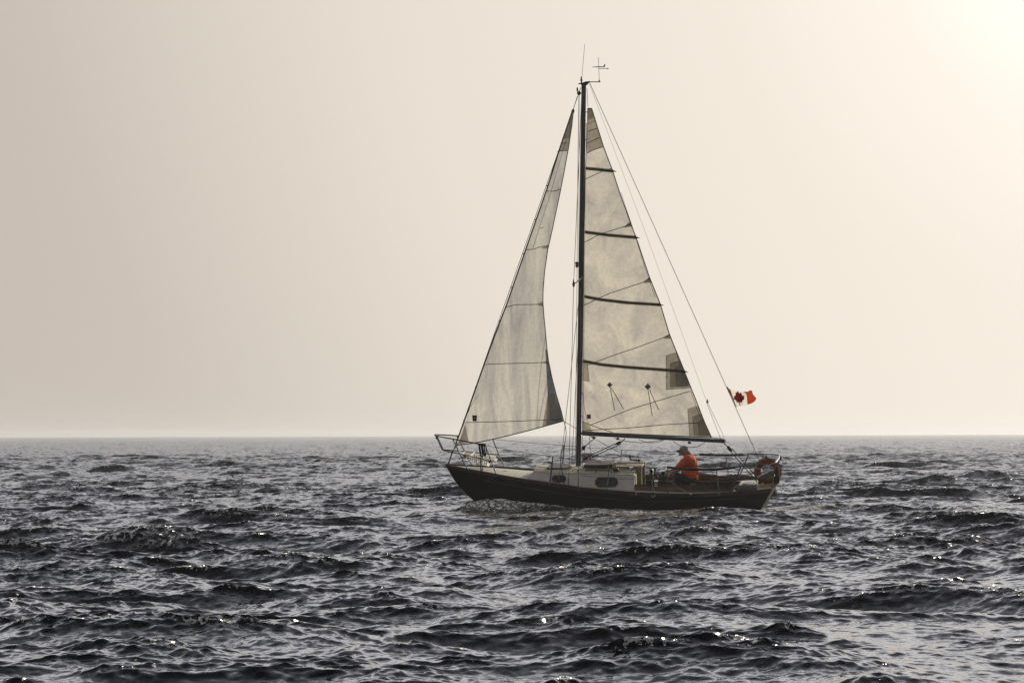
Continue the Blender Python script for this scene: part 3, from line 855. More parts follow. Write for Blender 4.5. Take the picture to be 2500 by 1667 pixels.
# boom
BE_W = -.88
def bm_w(px_): return -.03 + (BE_W + .03) * (px_ - 1421) / (1767 - 1421)
mb = MB()
a = P(1422.5, 1058.3, bm_w(1422)); b_ = P(1766.6, 1076.6, BE_W)
mb.tube([a, a + (b_ - a) * .5, b_], .046, 12)
boom = mb.build('boom', M['boom'], boat)
MB().tube([b_, b_ + (b_ - a).normalized() * .035], .050, 12).build('boom_end', M['black'], boom)
MB().tube([P(1418, 1057.5, 0), a], .03, 8).build('gooseneck', M['darksteel'], boom)
mb = MB().tube([P(1737, 1068, bm_w(1737)), P(1745, 1069, bm_w(1745)), P(1757, 1070.5, bm_w(1757)), P(1765, 1071, bm_w(1765))], .009, 5)
mb.build('outhaul', M['palerope'], boom)
mb = MB()
for px_ in (1449, 1508, 1683):
    p = P(px_, 1066 + (px_ - 1449) * .055, bm_w(px_))
    MB().ell(p - Vector((0, 0, .015)), (.045, .03, .03), 8, 6).build('boom_bail', M['black'], boom)
for pts in ([(1499, 1069), (1525, 1076), (1560, 1080), (1585, 1079), (1605, 1075), (1620, 1073)],
            [(1560, 1073), (1575, 1078), (1594, 1080.5), (1612, 1077), (1622, 1073)],
            [(1643, 1076), (1656, 1085), (1672, 1090), (1688, 1092), (1704, 1089), (1715, 1084), (1722, 1078)]):
    line('reef_line', curve([P(x, y, bm_w(x) + (0.0 if i % 2 else .01)) for i, (x, y) in enumerate(pts)], 5), .007, 'darkrope', boom)

# vang and mainsheet
vg = MB().tube([P(1426, 1118, -.05), P(1512, 1079, -.24)], .0115, 5)
vg.tube([P(1428, 1123, -.05), P(1516, 1083.5, -.24)], .0115, 5).tube([P(1516, 1080, -.24), P(1526, 1070, -.27)], .012, 6)
vg = vg.build('boom_vang', M['darkrope'], boat)
MB().ell(P(1428.5, 1119, -.05), (.08, .03, .035), 10, 8, Matrix.Rotation(R(-28), 3, 'Y')).build('vang_block', M['black'], vg)
MB().ell(P(1510, 1081, -.24), (.08, .03, .035), 10, 8, Matrix.Rotation(R(-24), 3, 'Y')).build('vang_block', M['black'], vg)
line('boom_lift_line', [P(1419, 1100, -.04), P(1428, 1089, -.06), P(1456, 1066, -.12)], .010, 'darkrope')
MB().ell(P(1425, 1092, -.05), (.06, .03, .04), 10, 8, Matrix.Rotation(R(-40), 3, 'Y')).ell(P(1424.5, 1096, -.05), (.03, .02, .03), 8, 6).build('line_block', M['black'], boat)
line('cunningham', [P(1428, 1095, -.05), P(1420, 1142, -.08)], .006, 'rope')
line('boom_preventer', [P(1442, 1066, .1), P(1533, 1116, .35), P(1556, 1128, .42)], .006, 'rope')
line('roof_line', [P(1434, 1118, .1), P(1460, 1126, .1), P(1490, 1131, .0), P(1530, 1133, -.1)], .006, 'rope')
ms = MB()
ms.tube([P(1780, 1097, -.80), P(1849, 1177, .0)], .0115, 5).tube([P(1787, 1095, -.78), P(1858, 1176, .05)], .0115, 5)
ms.tube([P(1768, 1082, BE_W), P(1778, 1092, -.82)], .012, 5)
ms = ms.build('mainsheet', M['rope'], boat)
MB().ell(P(1781, 1095, -.81), (.085, .035, .045), 10, 8, Matrix.Rotation(R(48), 3, 'Y')).build('sheet_block', M['black'], ms)
MB().ell(P(1855, 1178, .03), (.05, .03, .04), 10, 8).build('sheet_block', M['black'], ms)

# ------------------------------------------------------------------ sails
MAIN_LUFF = [(1434.6, 265.5), (1433, 347), (1430, 407), (1428, 475), (1426, 560), (1424.6, 720), (1423, 880), (1421.6, 1053)]
MAIN_LEECH = [(1444.3, 265.5), (1473, 358.4), (1494.8, 415.8), (1510.9, 466), (1544, 558), (1553, 580.7), (1584.9, 676), (1612, 743), (1633.6, 814.8), (1651, 858), (1667.5, 898), (1683.6, 939), (1701, 982), (1719, 1028.6), (1737, 1068)]
def xi(tab, y): return float(np.interp(y, [p[1] for p in tab], [p[0] for p in tab]))
def main_w(px_, py_):
    y = min(max(py_, 265.5), 1068)
    xl, xr = xi(MAIN_LUFF, min(y, 1053)), xi(MAIN_LEECH, y)
    c = (xr - xl) / 100.0; t = max(0.0, min(1.05, (px_ - xl) / max(1.0, xr - xl)))
    h_ = (1068 - y) / 802.0
    a = R(15.5 + 13 * h_)
    cam_ = .10 * c * 4 * t * (1 - t) * (1 - .35 * t) * min(1, .25 + h_ * 5)
    return -.03 - c * t * math.sin(a) - cam_ - .006 * math.sin(px_ * .045 + py_ * .02) * min(1, c)
def sail(name, luff, leech, y0, y1, footf, wf, mt, nv=90, nu=26):
    mb = MB(); vs = []
    for j in range(nv + 1):
        v_ = j / nv
        for i in range(nu + 1):
            u = i / nu
            ya = y0 + (footf(u) - y0) * v_
            x0_, x1_ = xi(luff, ya), xi(leech, ya)
            x = x0_ + (x1_ - x0_) * u
            vs.append(P(x, ya, wf(x, ya)))
    mb.add(vs, [(j * (nu + 1) + i, j * (nu + 1) + i + 1, (j + 1) * (nu + 1) + i + 1, (j + 1) * (nu + 1) + i) for j in range(nv) for i in range(nu)])
    return mb.build(name, mt, boat, recalc=False)
mainsail = sail('mainsail', MAIN_LUFF, MAIN_LEECH, 265.5, 1068, lambda u: 1053.5 + 14.5 * u + 1.5 * math.sin(math.pi * u), main_w, M['sail'])

def off(wf, d): return lambda x, y: wf(x, y) - d
def seams(name, lists, wf, width, par, mt='seam', d=.003):
    for l_ in lists: o = MB().ribbon(l_, off(wf, d), width).build(name, M[mt], par, smooth=False)
    return o
def edge(pts, wf, r_, par, name='bolt_rope', mt='edge'):
    d = [pts[0]]
    for a, b in zip(pts, pts[1:]):
        n = max(1, int(math.hypot(b[0] - a[0], b[1] - a[1]) / 12))
        d += [(a[0] + (b[0] - a[0]) * k / n, a[1] + (b[1] - a[1]) * k / n) for k in range(1, n + 1)]
    return MB().tube([P(x, y, wf(x, y)) for x, y in d], r_, 6).build(name, M[mt], par)

seams('seam', [[(1436, 283), (1449, 279)], [(1436, 302), (1452, 296)], [(1435, 322), (1457, 314)], [(1434, 350), (1464, 336)],
               [(1433, 375), (1450, 366), (1473, 358.4)], [(1429.6, 437.6), (1469.5, 419), (1494, 411)],
               [(1427.7, 591.5), (1464.5, 572), (1523, 553.6), (1541, 547)], [(1425.5, 745.5), (1455, 731), (1488.4, 716), (1570.8, 689), (1586, 680)],
               [(1433.6, 892), (1487, 871), (1549.6, 850), (1618.5, 824.6), (1634, 818)], [(1442.5, 1037), (1540.7, 998), (1620, 974), (1683.6, 955)],
               [(1422.5, 1051.8), (1451.4, 1049), (1540.7, 1043.7), (1630, 1035.7), (1722, 1031)], [(1422.5, 1028.6), (1442.5, 1037.5), (1470, 1047), (1496, 1055)]],
      main_w, 1.7, mainsail)
seams('stitch_line', [[(1685, 952), (1726, 1064)], [(1423.5, 960), (1427, 1000), (1434, 1028), (1441, 1040)], [(1648, 850), (1662, 900), (1679, 940)],
                      [(1516, 470), (1546, 560), (1578, 665), (1600, 727)]], main_w, 0.9, mainsail)
BAT = [[(1430, 411.5), (1460, 414), (1497, 418)], [(1427.7, 566.6), (1484, 574), (1554, 580)], [(1426.6, 723.8), (1466.7, 731.4), (1531.7, 739), (1612, 744)],
       [(1423.5, 881), (1445, 885.5), (1469, 890), (1531.8, 896.4), (1612, 902), (1672, 906.8)]]
for l_ in BAT:  # battens as dark strips, their soft far-side shadow coloured in
    seams('batten_pocket', [l_], main_w, 8.5, mainsail, 'patch', d=.003)
    b2 = seams('batten', [l_], main_w, 4.6, mainsail, 'batten', d=.006)
    e_ = l_[-1]
    MB().tube([P(e_[0] - 6, e_[1], main_w(e_[0] - 2, e_[1]) - .01), P(e_[0] + 3, e_[1] + .3, main_w(e_[0], e_[1])), P(e_[0] + 8, e_[1] + 1.6, main_w(e_[0], e_[1]) + .01)], [.024, .016, .005], 6).build('batten_end', M['black'], b2)
mb = MB()
for q in ([(1523, 554.6), (1537, 541.7), (1541, 553.5), (1524, 556)], [(1570.8, 688), (1585, 677), (1589.5, 690), (1572, 692)], [(1618.5, 824), (1634, 815), (1638, 827), (1620, 827.5)],
          [(1523, 554.6), (1537, 541.7), (1541, 553.5)], [(1570.8, 688), (1585, 677), (1589.5, 690)], [(1618.5, 824), (1634, 815), (1638, 827)]):
    mb.patch(q, off(main_w, .004 + .002 * (len(q) == 3)), par=mainsail)
# tabling on the head
mb.patch([(1433.3, 374), (1450, 365), (1472.5, 357.8), (1444, 266.5), (1434.8, 266.5)], off(main_w, .003), par=mainsail)
mb.patch([(1434.8, 294), (1451, 288), (1444, 266.5), (1434.8, 266.5)], off(main_w, .006), par=mainsail)
# reef clew patches
def lx(y): return xi(MAIN_LEECH, y) - .4
mb.patch([(1626.4, 868), (lx(860.7), 860.7), (lx(898), 898), (lx(947), 947), (1626.4, 951)], off(main_w, .003), par=mainsail)
mb.patch([(1637, 887.5), (lx(880), 880), (lx(910), 910), (lx(942), 942), (1637, 944)], off(main_w, .006), par=mainsail)
mb.patch([(1650.5, 897), (lx(893), 893), (lx(915), 915), (lx(941.5), 941.5), (1651.4, 942.5)], off(main_w, .009), par=mainsail)
mb.patch([(1663, 914), (lx(910), 910), (lx(925), 925), (lx(941), 941), (1664, 941.5)], off(main_w, .012), par=mainsail)
mb.patch([(1679, 999), (lx(991), 991), (lx(1030), 1030), (lx(1065), 1065), (1683.6, 1064)], off(main_w, .003), par=mainsail)
mb.patch([(1690.7, 1018), (lx(1010.7), 1010.7), (lx(1035), 1035), (lx(1065), 1065), (1695, 1064.5)], off(main_w, .006), par=mainsail)
mb.patch([(1705, 1029.5), (lx(1024), 1024), (lx(1040), 1040), (lx(1065), 1065), (1706.8, 1065)], off(main_w, .009), par=mainsail)
mb.patch([(1424, 881), (1433.6, 884), (1439, 931), (1423.2, 928.6)], off(main_w, .003), par=mainsail)
mb.patch([(1422.3, 1030), (1436, 1036), (1448, 1054), (1422, 1053)], off(main_w, .003), par=mainsail)

def outline(q): return [(a, b) for a, b in zip(q, q[1:])]
seams('patch_edge', [[(1626.4, 951), (1626.4, 868), (1649, 860.7)], [(1626.4, 951), (1682, 947)], [(1637, 944), (1637, 887.5), (1657, 880)], [(1637, 944), (1678, 942)], [(1651, 942), (1650.5, 897), (1666, 893)],
                     [(1683.6, 1064), (1679, 999), (1700, 991)], [(1695, 1064), (1690.7, 1018), (1710, 1010.7)], [(1706.8, 1064), (1705, 1029.5), (1717, 1024)], [(1433.6, 884), (1439, 931), (1424, 928.6)]],
      main_w, .9, mainsail, d=.014)
for (cx, cy_, hr, tl) in ((1488.6, 939.3, 7, ((1489.5, 946, 1500.5, 1001), (1491.6, 945, 1522.3, 998.6))), (1581.4, 943.8, 8, ((1581.8, 951, 1592.5, 1015.7), (1585, 950, 1607.7, 999.6)))):
    rp = MB().patch([(cx - hr, cy_), (cx, cy_ - hr), (cx + hr, cy_), (cx, cy_ + hr)], off(main_w, .004)).build('reef_patch', M['batten'], mainsail, smooth=False)
    t_ = MB().ell(P(cx, cy_ + 1, main_w(cx, cy_) - .015), (.022, .012, .03), 8, 6)
    for (x0_, y0_, x1_, y1_) in tl:
        t_.tube([P(x0_, y0_, main_w(x0_, y0_) - .012), P((x0_ + x1_) / 2, (y0_ + y1_) / 2, main_w((x0_ + x1_) / 2, (y0_ + y1_) / 2) - .012), P(x1_, y1_, main_w(x1_, y1_) - .012)], .009, 5)
    t_.build('reef_point', M['rope'], rp)
sq = MB().patch([(1432.7, 1011.6), (1441.8, 1011.6), (1442.6, 1022), (1433.6, 1022)], off(main_w, .006)).build('sailmaker_label', M['edge'], mainsail, smooth=False)
MB().patch([(1435.6, 1014.5), (1439.5, 1014.5), (1440, 1019.5), (1436, 1019.5)], off(main_w, .009)).build('label_centre', M['rope'], sq, smooth=False)
edge([(x + .3, y) for x, y in MAIN_LEECH], main_w, .012, mainsail)
edge([(1421.6, 1054), (1580, 1061), (1737, 1068)], main_w, .014, mainsail)
edge(MAIN_LUFF, main_w, .008, mainsail, 'luff_rope')
edge([(1434.6, 265.5), (1444.3, 265.5)], main_w, .014, mainsail, 'headboard')
for y in (274, 341, 495, 652, 808, 884, 915, 960, 1016): MB().tube([P(xi(MAIN_LUFF, y) - 3.5, y, 0), P(xi(MAIN_LUFF, y) + .8, y + .5, -.03)], .011, 5).build('sail_slide', M['black'], mainsail)
for (x, y) in ((1680.5, 937.5), (1735, 1066)): MB().ell(P(x, y, main_w(x, y) - .02), (.022, .012, .022), 10, 6).build('cringle', M['chrome'], mainsail)

JL = [(1397.5, 268), (1396, 275), (1368, 358), (1336.7, 457), (1321, 502), (1284.5, 606), (1236.5, 744), (1193, 858), (1161, 948), (1133, 1027), (1112, 1085.5)]
JR = [(1400.5, 268), (1396, 308.6), (1388, 362), (1376, 427), (1365.5, 480), (1349.7, 555), (1337.6, 608.5), (1329.5, 664), (1326, 710), (1325.5, 737), (1328, 771), (1336, 856), (1339, 880), (1349, 928), (1359, 966), (1370, 1002.5), (1376, 1027.5)]
def jib_w(px_, py_):
    y = min(max(py_, 268), 1085)
    xl, xr = xi(JL, y), xi(JR, min(y, 1027.5)) if y < 1027.5 else 1376
    c = (xr - xl) / 100.0; t = max(0.0, min(1.0, (px_ - xl) / max(1.0, xr - xl)))
    h_ = (1085 - y) / 817.0
    a = R(15 + 16 * h_)
    return -c * t * math.sin(a) - .16 * (c + .25 * (c > 0) * min(1, h_ * 3) * (1 - h_)) * 4 * t * (1 - t) * (1 - .25 * t) * min(1, .2 + 3 * h_) - .008 * math.sin(px_ * .09 + py_ * .02) * min(1, c) * (4 * t * (1 - t))
JFOOT = [(1112, 1086.5), (1140, 1083.5), (1166, 1079.7), (1216, 1069), (1266, 1057), (1315.6, 1044), (1376, 1027.5)]
# jib mesh: rows run from luff to leech, lower rows follow the foot
mb = MB(); vs = []; nv, nu = 84, 24
for j in range(nv + 1):
    v_ = j / nv
    yl = 268 + (1086 - 268) * v_; yr = 268 + (1027.5 - 268) * v_
    for i in range(nu + 1):
        u = i / nu
        xl_, xr_ = xi(JL, yl), xi(JR, yr)
        x = xl_ + (xr_ - xl_) * u; y = yl + (yr - yl) * u
        if v_ > .8:
            k = (v_ - .8) / .2
            yf = float(np.interp(x, [p[0] for p in JFOOT], [p[1] for p in JFOOT]))
            y = y + (yf - y) * k ** 3
        vs.append(P(x, y, jib_w(x, y)))
mb.add(vs, [(j * (nu + 1) + i, j * (nu + 1) + i + 1, (j + 1) * (nu + 1) + i + 1, (j + 1) * (nu + 1) + i) for j in range(nv) for i in range(nu)])
jib = mb.build('headsail', M['jib'], boat, recalc=False)
seams('seam', [[(1375, 337), (1391, 337)], [(1372.5, 350), (1389.5, 349)], [(1365.5, 369), (1387, 367.5)], [(1333.5, 466.7), (1348.6, 467.3), (1360, 465), (1368, 462)],
               [(1283.5, 609.7), (1303.6, 608.5), (1320.6, 602), (1338.8, 600.5)], [(1234.5, 751), (1247, 746.5), (1260, 743.8), (1326, 743)],
               [(1182, 890.3), (1196, 888.5), (1339, 884.5)], [(1132, 1031), (1232.7, 1028.8), (1373, 1023.3)]], jib_w, 1.6, jib)
seams('stitch_line', [[(1382, 342), (1361, 414), (1342, 480), (1322, 540), (1301, 606)], [(1352, 1000), (1334, 1038)], [(1128, 1040), (1150, 990), (1170, 960)]], jib_w, .9, jib)
mb = MB()
mb.patch([(1331.3, 853), (1334.7, 913), (1337.5, 966), (1343.5, 1035.5), (1376, 1027), (1370, 1002.5), (1359, 966), (1349, 928), (1339, 880), (1335.6, 853)], off(jib_w, .004))
mb.build('sun_strip', M['strip'], jib, smooth=False)
mb = MB()
mb.patch([(1337.2, 961), (1357.8, 961), (1370, 1002.5), (1375.6, 1027), (1333.5, 1039)], off(jib_w, .007), par=jib)
mb.patch([(1337, 963), (1324.5, 1041), (1343, 1036), (1340, 1000)], off(jib_w, .010), par=jib)
mb.patch([(1134.5, 1031.5), (1144.8, 1080), (1113, 1084.5), (1120, 1064)], off(jib_w, .004), par=jib)
mb.patch([(1365.7, 369), (1387, 367.5), (1400, 270), (1398, 269)], off(jib_w, .004), par=jib)
mb.patch([(1374.8, 337), (1391.3, 337), (1400, 270), (1398, 269)], off(jib_w, .007), par=jib)
for q in ([(1320, 606), (1338, 597.5), (1337, 608)], [(1310, 743), (1325.5, 735.5), (1325.8, 749)], [(1323, 884.7), (1338.3, 879), (1339.5, 890)]): mb.patch(q, off(jib_w, .005), par=jib)

sq = MB().patch([(1152.7, 1013.5), (1164.4, 1013.5), (1163.6, 1028), (1154, 1027.6)], off(jib_w, .006)).build('sailmaker_label', M['edge'], jib, smooth=False)
MB().patch([(1156.5, 1017), (1161, 1017), (1160.5, 1023.5), (1157, 1023.5)], off(jib_w, .009)).build('label_centre', M['pink'], sq, smooth=False)
edge(JR, jib_w, .010, jib, 'leech_rope')
edge(JFOOT, jib_w, .012, jib, 'foot_rope')
edge([(x + .5, y) for x, y in JL], jib_w, .020, jib, 'luff_rope')
for (x, y) in ((1393, 286), (1363, 371), (1335, 454), (1306.5, 537), (1277.5, 619.6), (1248.5, 701.6), (1219.5, 783), (1191, 864), (1161.5, 945), (1132.5, 1026)):
    MB().tube([P(x - 2, y, 0), P(x + 3, y, 0)], .014, 5).build('hank', M['black'], jib)
MB().ell(P(1373.5, 1025.3, jib_w(1373, 1025) - .02), (.022, .012, .022), 10, 6).build('cringle', M['chrome'], jib)
MB().tube([P(1318.5, 557, jib_w(1318, 557) - .01), P(1322, 557.5, jib_w(1322, 557) - .015), P(1327, 554.5, jib_w(1327, 556) - .01)], .008, 5).build('telltale', M['black'], jib)
MB().ell(P(1400, 271, 0), (.025, .02, .055), 8, 6).build('head_shackle', M['black'], jib)
cw = jib_w(1375, 1027)
line('jib_sheet', curve([P(1377, 1029, cw), P(1381, 1045, cw), P(1382, 1062, cw), P(1378, 1085, -.8), P(1370, 1104, -.85), P(1369, 1130, -.9), P(1374, 1160, -.92), P(1379, 1182, -.95), P(1390, 1190, -1.0)], 6), .009, 'darkrope')
line('jib_sheet', [P(1377, 1028, cw), P(1412, 1049, -.1), P(1445, 1066, .2)], .007, 'rope')

# ------------------------------------------------------------------ rails and lifelines
TB = .016
def railset(name, near_lists, w_list, mt, both=True, r_=TB, par=boat):
    """polylines in photo px with lateral offsets; the far side is the mirror image of the near one"""
    outs = []
    for sg in ((1, -1) if both else (1,)):
        mb = MB()
        for l_, ws in zip(near_lists, w_list):
            pts = [P(x, y, w) for (x, y), w in zip(l_, ws)]
            mb.tube([Vector((p.x, p.y * sg, p.z)) for p in pts], r_, 7)
        outs.append(mb.build(name, M[mt], par))
    return outs
# pulpit
pul = MB()
def sym(mb, l_, ws, r_=TB, n=7, c=0):
    pts = [P(x, y, w) for (x, y), w in zip(l_, ws)]
    if c: pts = curve(pts, c)
    mb.tube(pts, r_, n); mb.tube([mir(p) for p in pts], r_, n)
sym(pul, [(1063.5, 1060.5), (1067, 1064), (1110, 1072), (1185, 1086.5)], [-.0, -.10, -.26, -.48], c=4)
sym(pul, [(1065, 1064), (1080, 1098)], [-.03, -.05], TB * .9)
sym(pul, [(1080, 1099), (1120, 1107), (1180, 1121), (1200, 1126.5)], [-.04, -.18, -.40, -.50], TB * .9)
pulpit = pul.build('pulpit', M['darksteel'], boat)
for l_, ws in (([(1106, 1073), (1125, 1112), (1143, 1148)], [-.25, -.27, -.29]), ([(1185, 1086.5), (1199, 1125), (1213, 1161)], [-.48, -.5, -.54])):
    for sg in (1, -1):
        pts = [P(x, y, w) for (x, y), w in zip(l_, ws)]
        MB().tube([Vector((p.x, p.y * sg, p.z)) for p in pts], TB, 7).build('leg', M['steel'], pulpit)
MB().ell(P(1063.5, 1062, 0), (.035, .04, .03), 10, 8).ell(P(1067, 1068, 0), (.04, .05, .04), 10, 8).build('bow_light', M['black'], pulpit)
line('bow_stay', [P(1117, 1086, 0), P(1105, 1100, 0), P(1093, 1134, 0)], .012, 'darksteel')
MB().box((P(1092, 1136, 0).x - .03, -.05, P(1092, 1136, 0).z - .05), (P(1092, 1136, 0).x + .10, .05, P(1092, 1136, 0).z + .01)).build('stem_fitting', M['darksteel'], boat, bevel=.01)
line('tack_line', [P(1096, 1136, -.02), P(1132, 1125.5, -.28)], .006, 'rope')
# anchor gear on the foredeck
g_ = MB()
g_.tube([P(1180, 1153, -.2), P(1215, 1156, -.1), P(1236, 1156, 0)], .016, 6)
g_.tube([P(1222, 1151, -.05), P(1236, 1150, 0), P(1238, 1155, 0), P(1228, 1158, -.1), P(1218, 1155, -.1)], .016, 6)
g_.build('anchor', M['darksteel'], boat)
MB().lathe(P(1176, 1150, -.2) - Vector((0, 0, .04)), [(.04, 0), (.03, .02), (.025, .06), (.035, .08), (.02, .09)], 10).build('cleat', M['darksteel'], boat)

# pushpit
pus = MB()
sym(pus, [(1795, 1140.8), (1807, 1139), (1814, 1136.8), (1845, 1135.2), (1874.8, 1133.5), (1887, 1131), (1893, 1129)], [-.92, -.90, -.88, -.80, -.72, -.62, -.52], c=4)
pts = [P(1893, 1129, -.52)]; pts += [mir(pts[0])]
pus.tube([pts[0], (pts[0] + pts[1]) / 2 + Vector((.03, 0, 0)), pts[1]], TB, 7)
sym(pus, [(1795, 1172.7), (1840, 1169.5), (1875, 1167), (1889, 1162)], [-.90, -.80, -.70, -.52], TB * .9, c=4)
q0 = P(1889, 1162, -.52); pus.tube([q0, (q0 + mir(q0)) / 2 + Vector((.03, 0, 0)), mir(q0)], TB * .9, 7)
pushpit = pus.build('pushpit', M['darksteel'], boat)
for l_, ws in (([(1809, 1138.5), (1795, 1172), (1780, 1204)], [-.90, -.90, -.92]), ([(1893.5, 1129.5), (1888.5, 1162), (1883, 1194)], [-.52, -.55, -.64])):
    for sg in (1, -1):
        pp_ = [P(x, y, w) for (x, y), w in zip(l_, ws)]
        MB().tube([Vector((p.x, p.y * sg, p.z)) for p in pp_], TB, 7).build('leg', M['darksteel'], pushpit)
p = mir(P(1893, 1129, -.52)); 
sl_ = MB().box((p.x - .02, p.y - .06, p.z - .10), (p.x + .05, p.y + .02, p.z + .0)).build('stern_light', M['black'], pushpit, bevel=.01)
MB().ell((p.x + .05, p.y - .02, p.z - .07), (.025, .03, .03), 8, 6).build('lens', M['cream'], sl_)
# stanchions
STN = [((1350, 1113.5), (1342, 1183), -.84, -.90), ((1487, 1131), (1482, 1199), -1.04, -1.06), ((1630.5, 1139), (1630.5, 1206.5), -1.07, -1.09), ((1748.5, 1145), (1756, 1205), -1.02, -1.03)]
for (t_, b2_, w0, w1) in STN:
    for sg in (1, -1):
        if sg < 0 and t_[0] == 1630.5: continue
        a = P(*t_, w0); b_ = P(*b2_, w1)
        a = Vector((a.x, a.y * sg, a.z)); b_ = Vector((b_.x, b_.y * sg, b_.z))
        st = MB().tube([a, b_], .0175 if t_[0] < 1400 else .0135, 7).build('stanchion', M['steel'] if t_[0] > 1400 else M['darksteel'], boat)
        MB().lathe(b_ - Vector((0, 0, .01)), [(.03, 0), (.03, .01), (.016, .02), (.016, .07)], 8).build('stanchion_base', M['steel'], st)
def near_line(name, pts, ws, r_, mt):
    for sg in (1, -1):
        q = [P(x, y, w) for (x, y), w in zip(pts, ws)]
        MB().tube([Vector((p.x, p.y * sg, p.z)) for p in q], r_, 5).build(name, M[mt], boat)
near_line('lifeline', [(1185, 1087), (1270, 1103), (1351, 1114.5), (1420, 1125), (1487, 1132), (1560, 1137), (1630.5, 1140)], [-.48, -.69, -.84, -.96, -1.04, -1.06, -1.07], .0055, 'wire')
near_line('lifeline', [(1200, 1126.5), (1270, 1132), (1347, 1143)], [-.50, -.72, -.87], .0055, 'wire')
near_line('lifeline', [(1794, 1141), (1808, 1139)], [-.94, -.90], .006, 'wire')
for sg in (1, -1):
    q = [P(x, y, w) for (x, y), w in zip([(1629, 1140), (1660, 1143.5), (1702, 1145.4), (1732, 1145.6), (1756, 1145), (1795, 1141)], [-1.07, -1.07, -1.06, -1.04, -1.02, -.93])]
    q = curve(q, 4)[0 if sg > 0 else 6:]
    MB().tube([Vector((p.x, p.y * sg, p.z)) for p in q], .031, 9).build('lifeline_cover', M['black'], boat)

# ------------------------------------------------------------------ deck hardware
def winch(base, s_=1.0, mt='chrome'):
    o = MB().lathe(base, [(.055 * s_, 0), (.055 * s_, .02 * s_), (.038 * s_, .035 * s_), (.034 * s_, .08 * s_), (.045 * s_, .10 * s_), (.045 * s_, .115 * s_), (.018 * s_, .125 * s_)], 14)
    return o.build('winch', M[mt], boat)
winch(P(1541, 1152, -.5)); w2 = P(1602, 1186, -.68); winch(w2 - Vector((0, 0, .01)), 1.15)
winch(mir(w2) - Vector((0, 0, .01)), 1.15, 'darksteel'); winch(mir(P(1541, 1152, -.5)))
MB().box((P(1496, 1151, -.56).x, -.60, P(1496, 1151, -.56).z), (P(1511, 1151, -.56).x, -.50, P(1496, 1151, -.56).z + .085)).build('vent', M['black'], cabin, bevel=.035)
sw = P(1421, 1150, -.3)
MB().lathe(sw - Vector((0, 0, .03)), [(.05, 0), (.05, .02), (.03, .04), (.03, .08), (.045, .1), (.02, .12)], 12).build('halyard_winch', M['chrome'], cabin)
MB().ell(P(1420, 1149, -.35), (.05, .03, .03), 10, 8).build('clutch', M['black'], cabin)
for px_ in (1553, 1686): MB().lathe(P(px_, 1205.5, -1.13), [(.03, 0), (.02, .01), (.02, .05), (.03, .06)], 10).build('fairlead', M['chrome'], boat)
MB().tube(curve([P(1688, 1206, -1.02), P(1660, 1192, -.98), P(1634, 1174, -1.05)], 5), .007, 5).build('stanchion_brace', M['steel'], boat)
# cockpit details
til = MB().tube(curve([P(1850, 1166, 0), P(1820, 1168, 0), P(1780, 1170, .02), P(1735, 1172, .05)], 4), [.028] * 13, 8).build('tiller', M['mahogany'], boat)

# ------------------------------------------------------------------ separate things aboard
def rope_loop(c, rx, rz, turns, r_, seed, w=0.0):
    rg = random.Random(seed); pts = []
    for k in range(turns * 16):
        t = 2 * math.pi * k / 16; q = 1 + rg.uniform(-.08, .08)
        pts.append(Vector(c) + Vector((rx * q * math.cos(t), w * math.sin(t * .37) + rg.uniform(-.01, .01), rz * q * math.sin(t))))
    return pts
# black coil of rope on the pulpit rail
p = P(1176, 1086, -.46)
cb = MB()
for k in range(5):
    x_ = p.x - .055 + .035 * k; rg = random.Random(k)
    cb.tube(curve([Vector((x_, p.y + .03, p.z + .01)), Vector((x_ - .01, p.y - .03, p.z + .02)), Vector((x_ - .01 + rg.uniform(-.01, .02), p.y - .035, p.z - .16)), Vector((x_ + rg.uniform(0, .03), p.y - .01, p.z - .24 - .07 * rg.random())), Vector((x_ + .015, p.y + .03, p.z - .14)), Vector((x_, p.y + .03, p.z + .01))], 5), .013, 6)
cb.tube([p + Vector((-.08, -.01, .015)), p + Vector((.10, -.01, .0))], .034, 8)
cb.tube(curve([p + Vector((-.03, -.02, -.1)), P(1172.5, 1112, -.47), P(1173, 1135, -.44), P(1175, 1150, -.3)], 4), .011, 6)
cb.tube(curve([p + Vector((.03, -.02, -.1)), P(1184, 1108, -.47), P(1176, 1119, -.5), P(1178, 1150, -.3)], 4), .009, 6)
solo('rope_coil', cb, M['darkrope'], 'black rope coil hanging over the bow rail above the number board', 'rope', p)
# cream rope loop on the near winch
cb = MB().tube(curve([P(1593, 1153, -.85), P(1594, 1165, -.82), P(1592, 1180, -.8), P(1594, 1192, -.8), P(1590, 1200, -.82), P(1590, 1210, -1.16), P(1595, 1213, -1.17), P(1599, 1209, -1.16), P(1598, 1196, -.84), P(1594, 1192, -.8)], 5), .008, 6)
cb.tube(curve([P(1596, 1154, -.85), P(1603, 1156, -.8), P(1607, 1165, -.8), P(1602, 1171, -.8), P(1597, 1166, -.8), P(1595, 1158, -.82)], 5), .007, 6)
solo('hanging_rope', cb, M['palerope'], 'pale loop of rope hanging by the cockpit winch', 'rope', P(1593, 1192, -.8))
cb = MB().tube(rope_loop(P(1405, 1150, -.5), .075, .045, 3, .006, 3, .03), .006, 5)
solo('coiled_halyard', cb, M['rope'], 'small grey rope coil lying on the cabin roof at the mast foot', 'rope', P(1405, 1154, -.5))
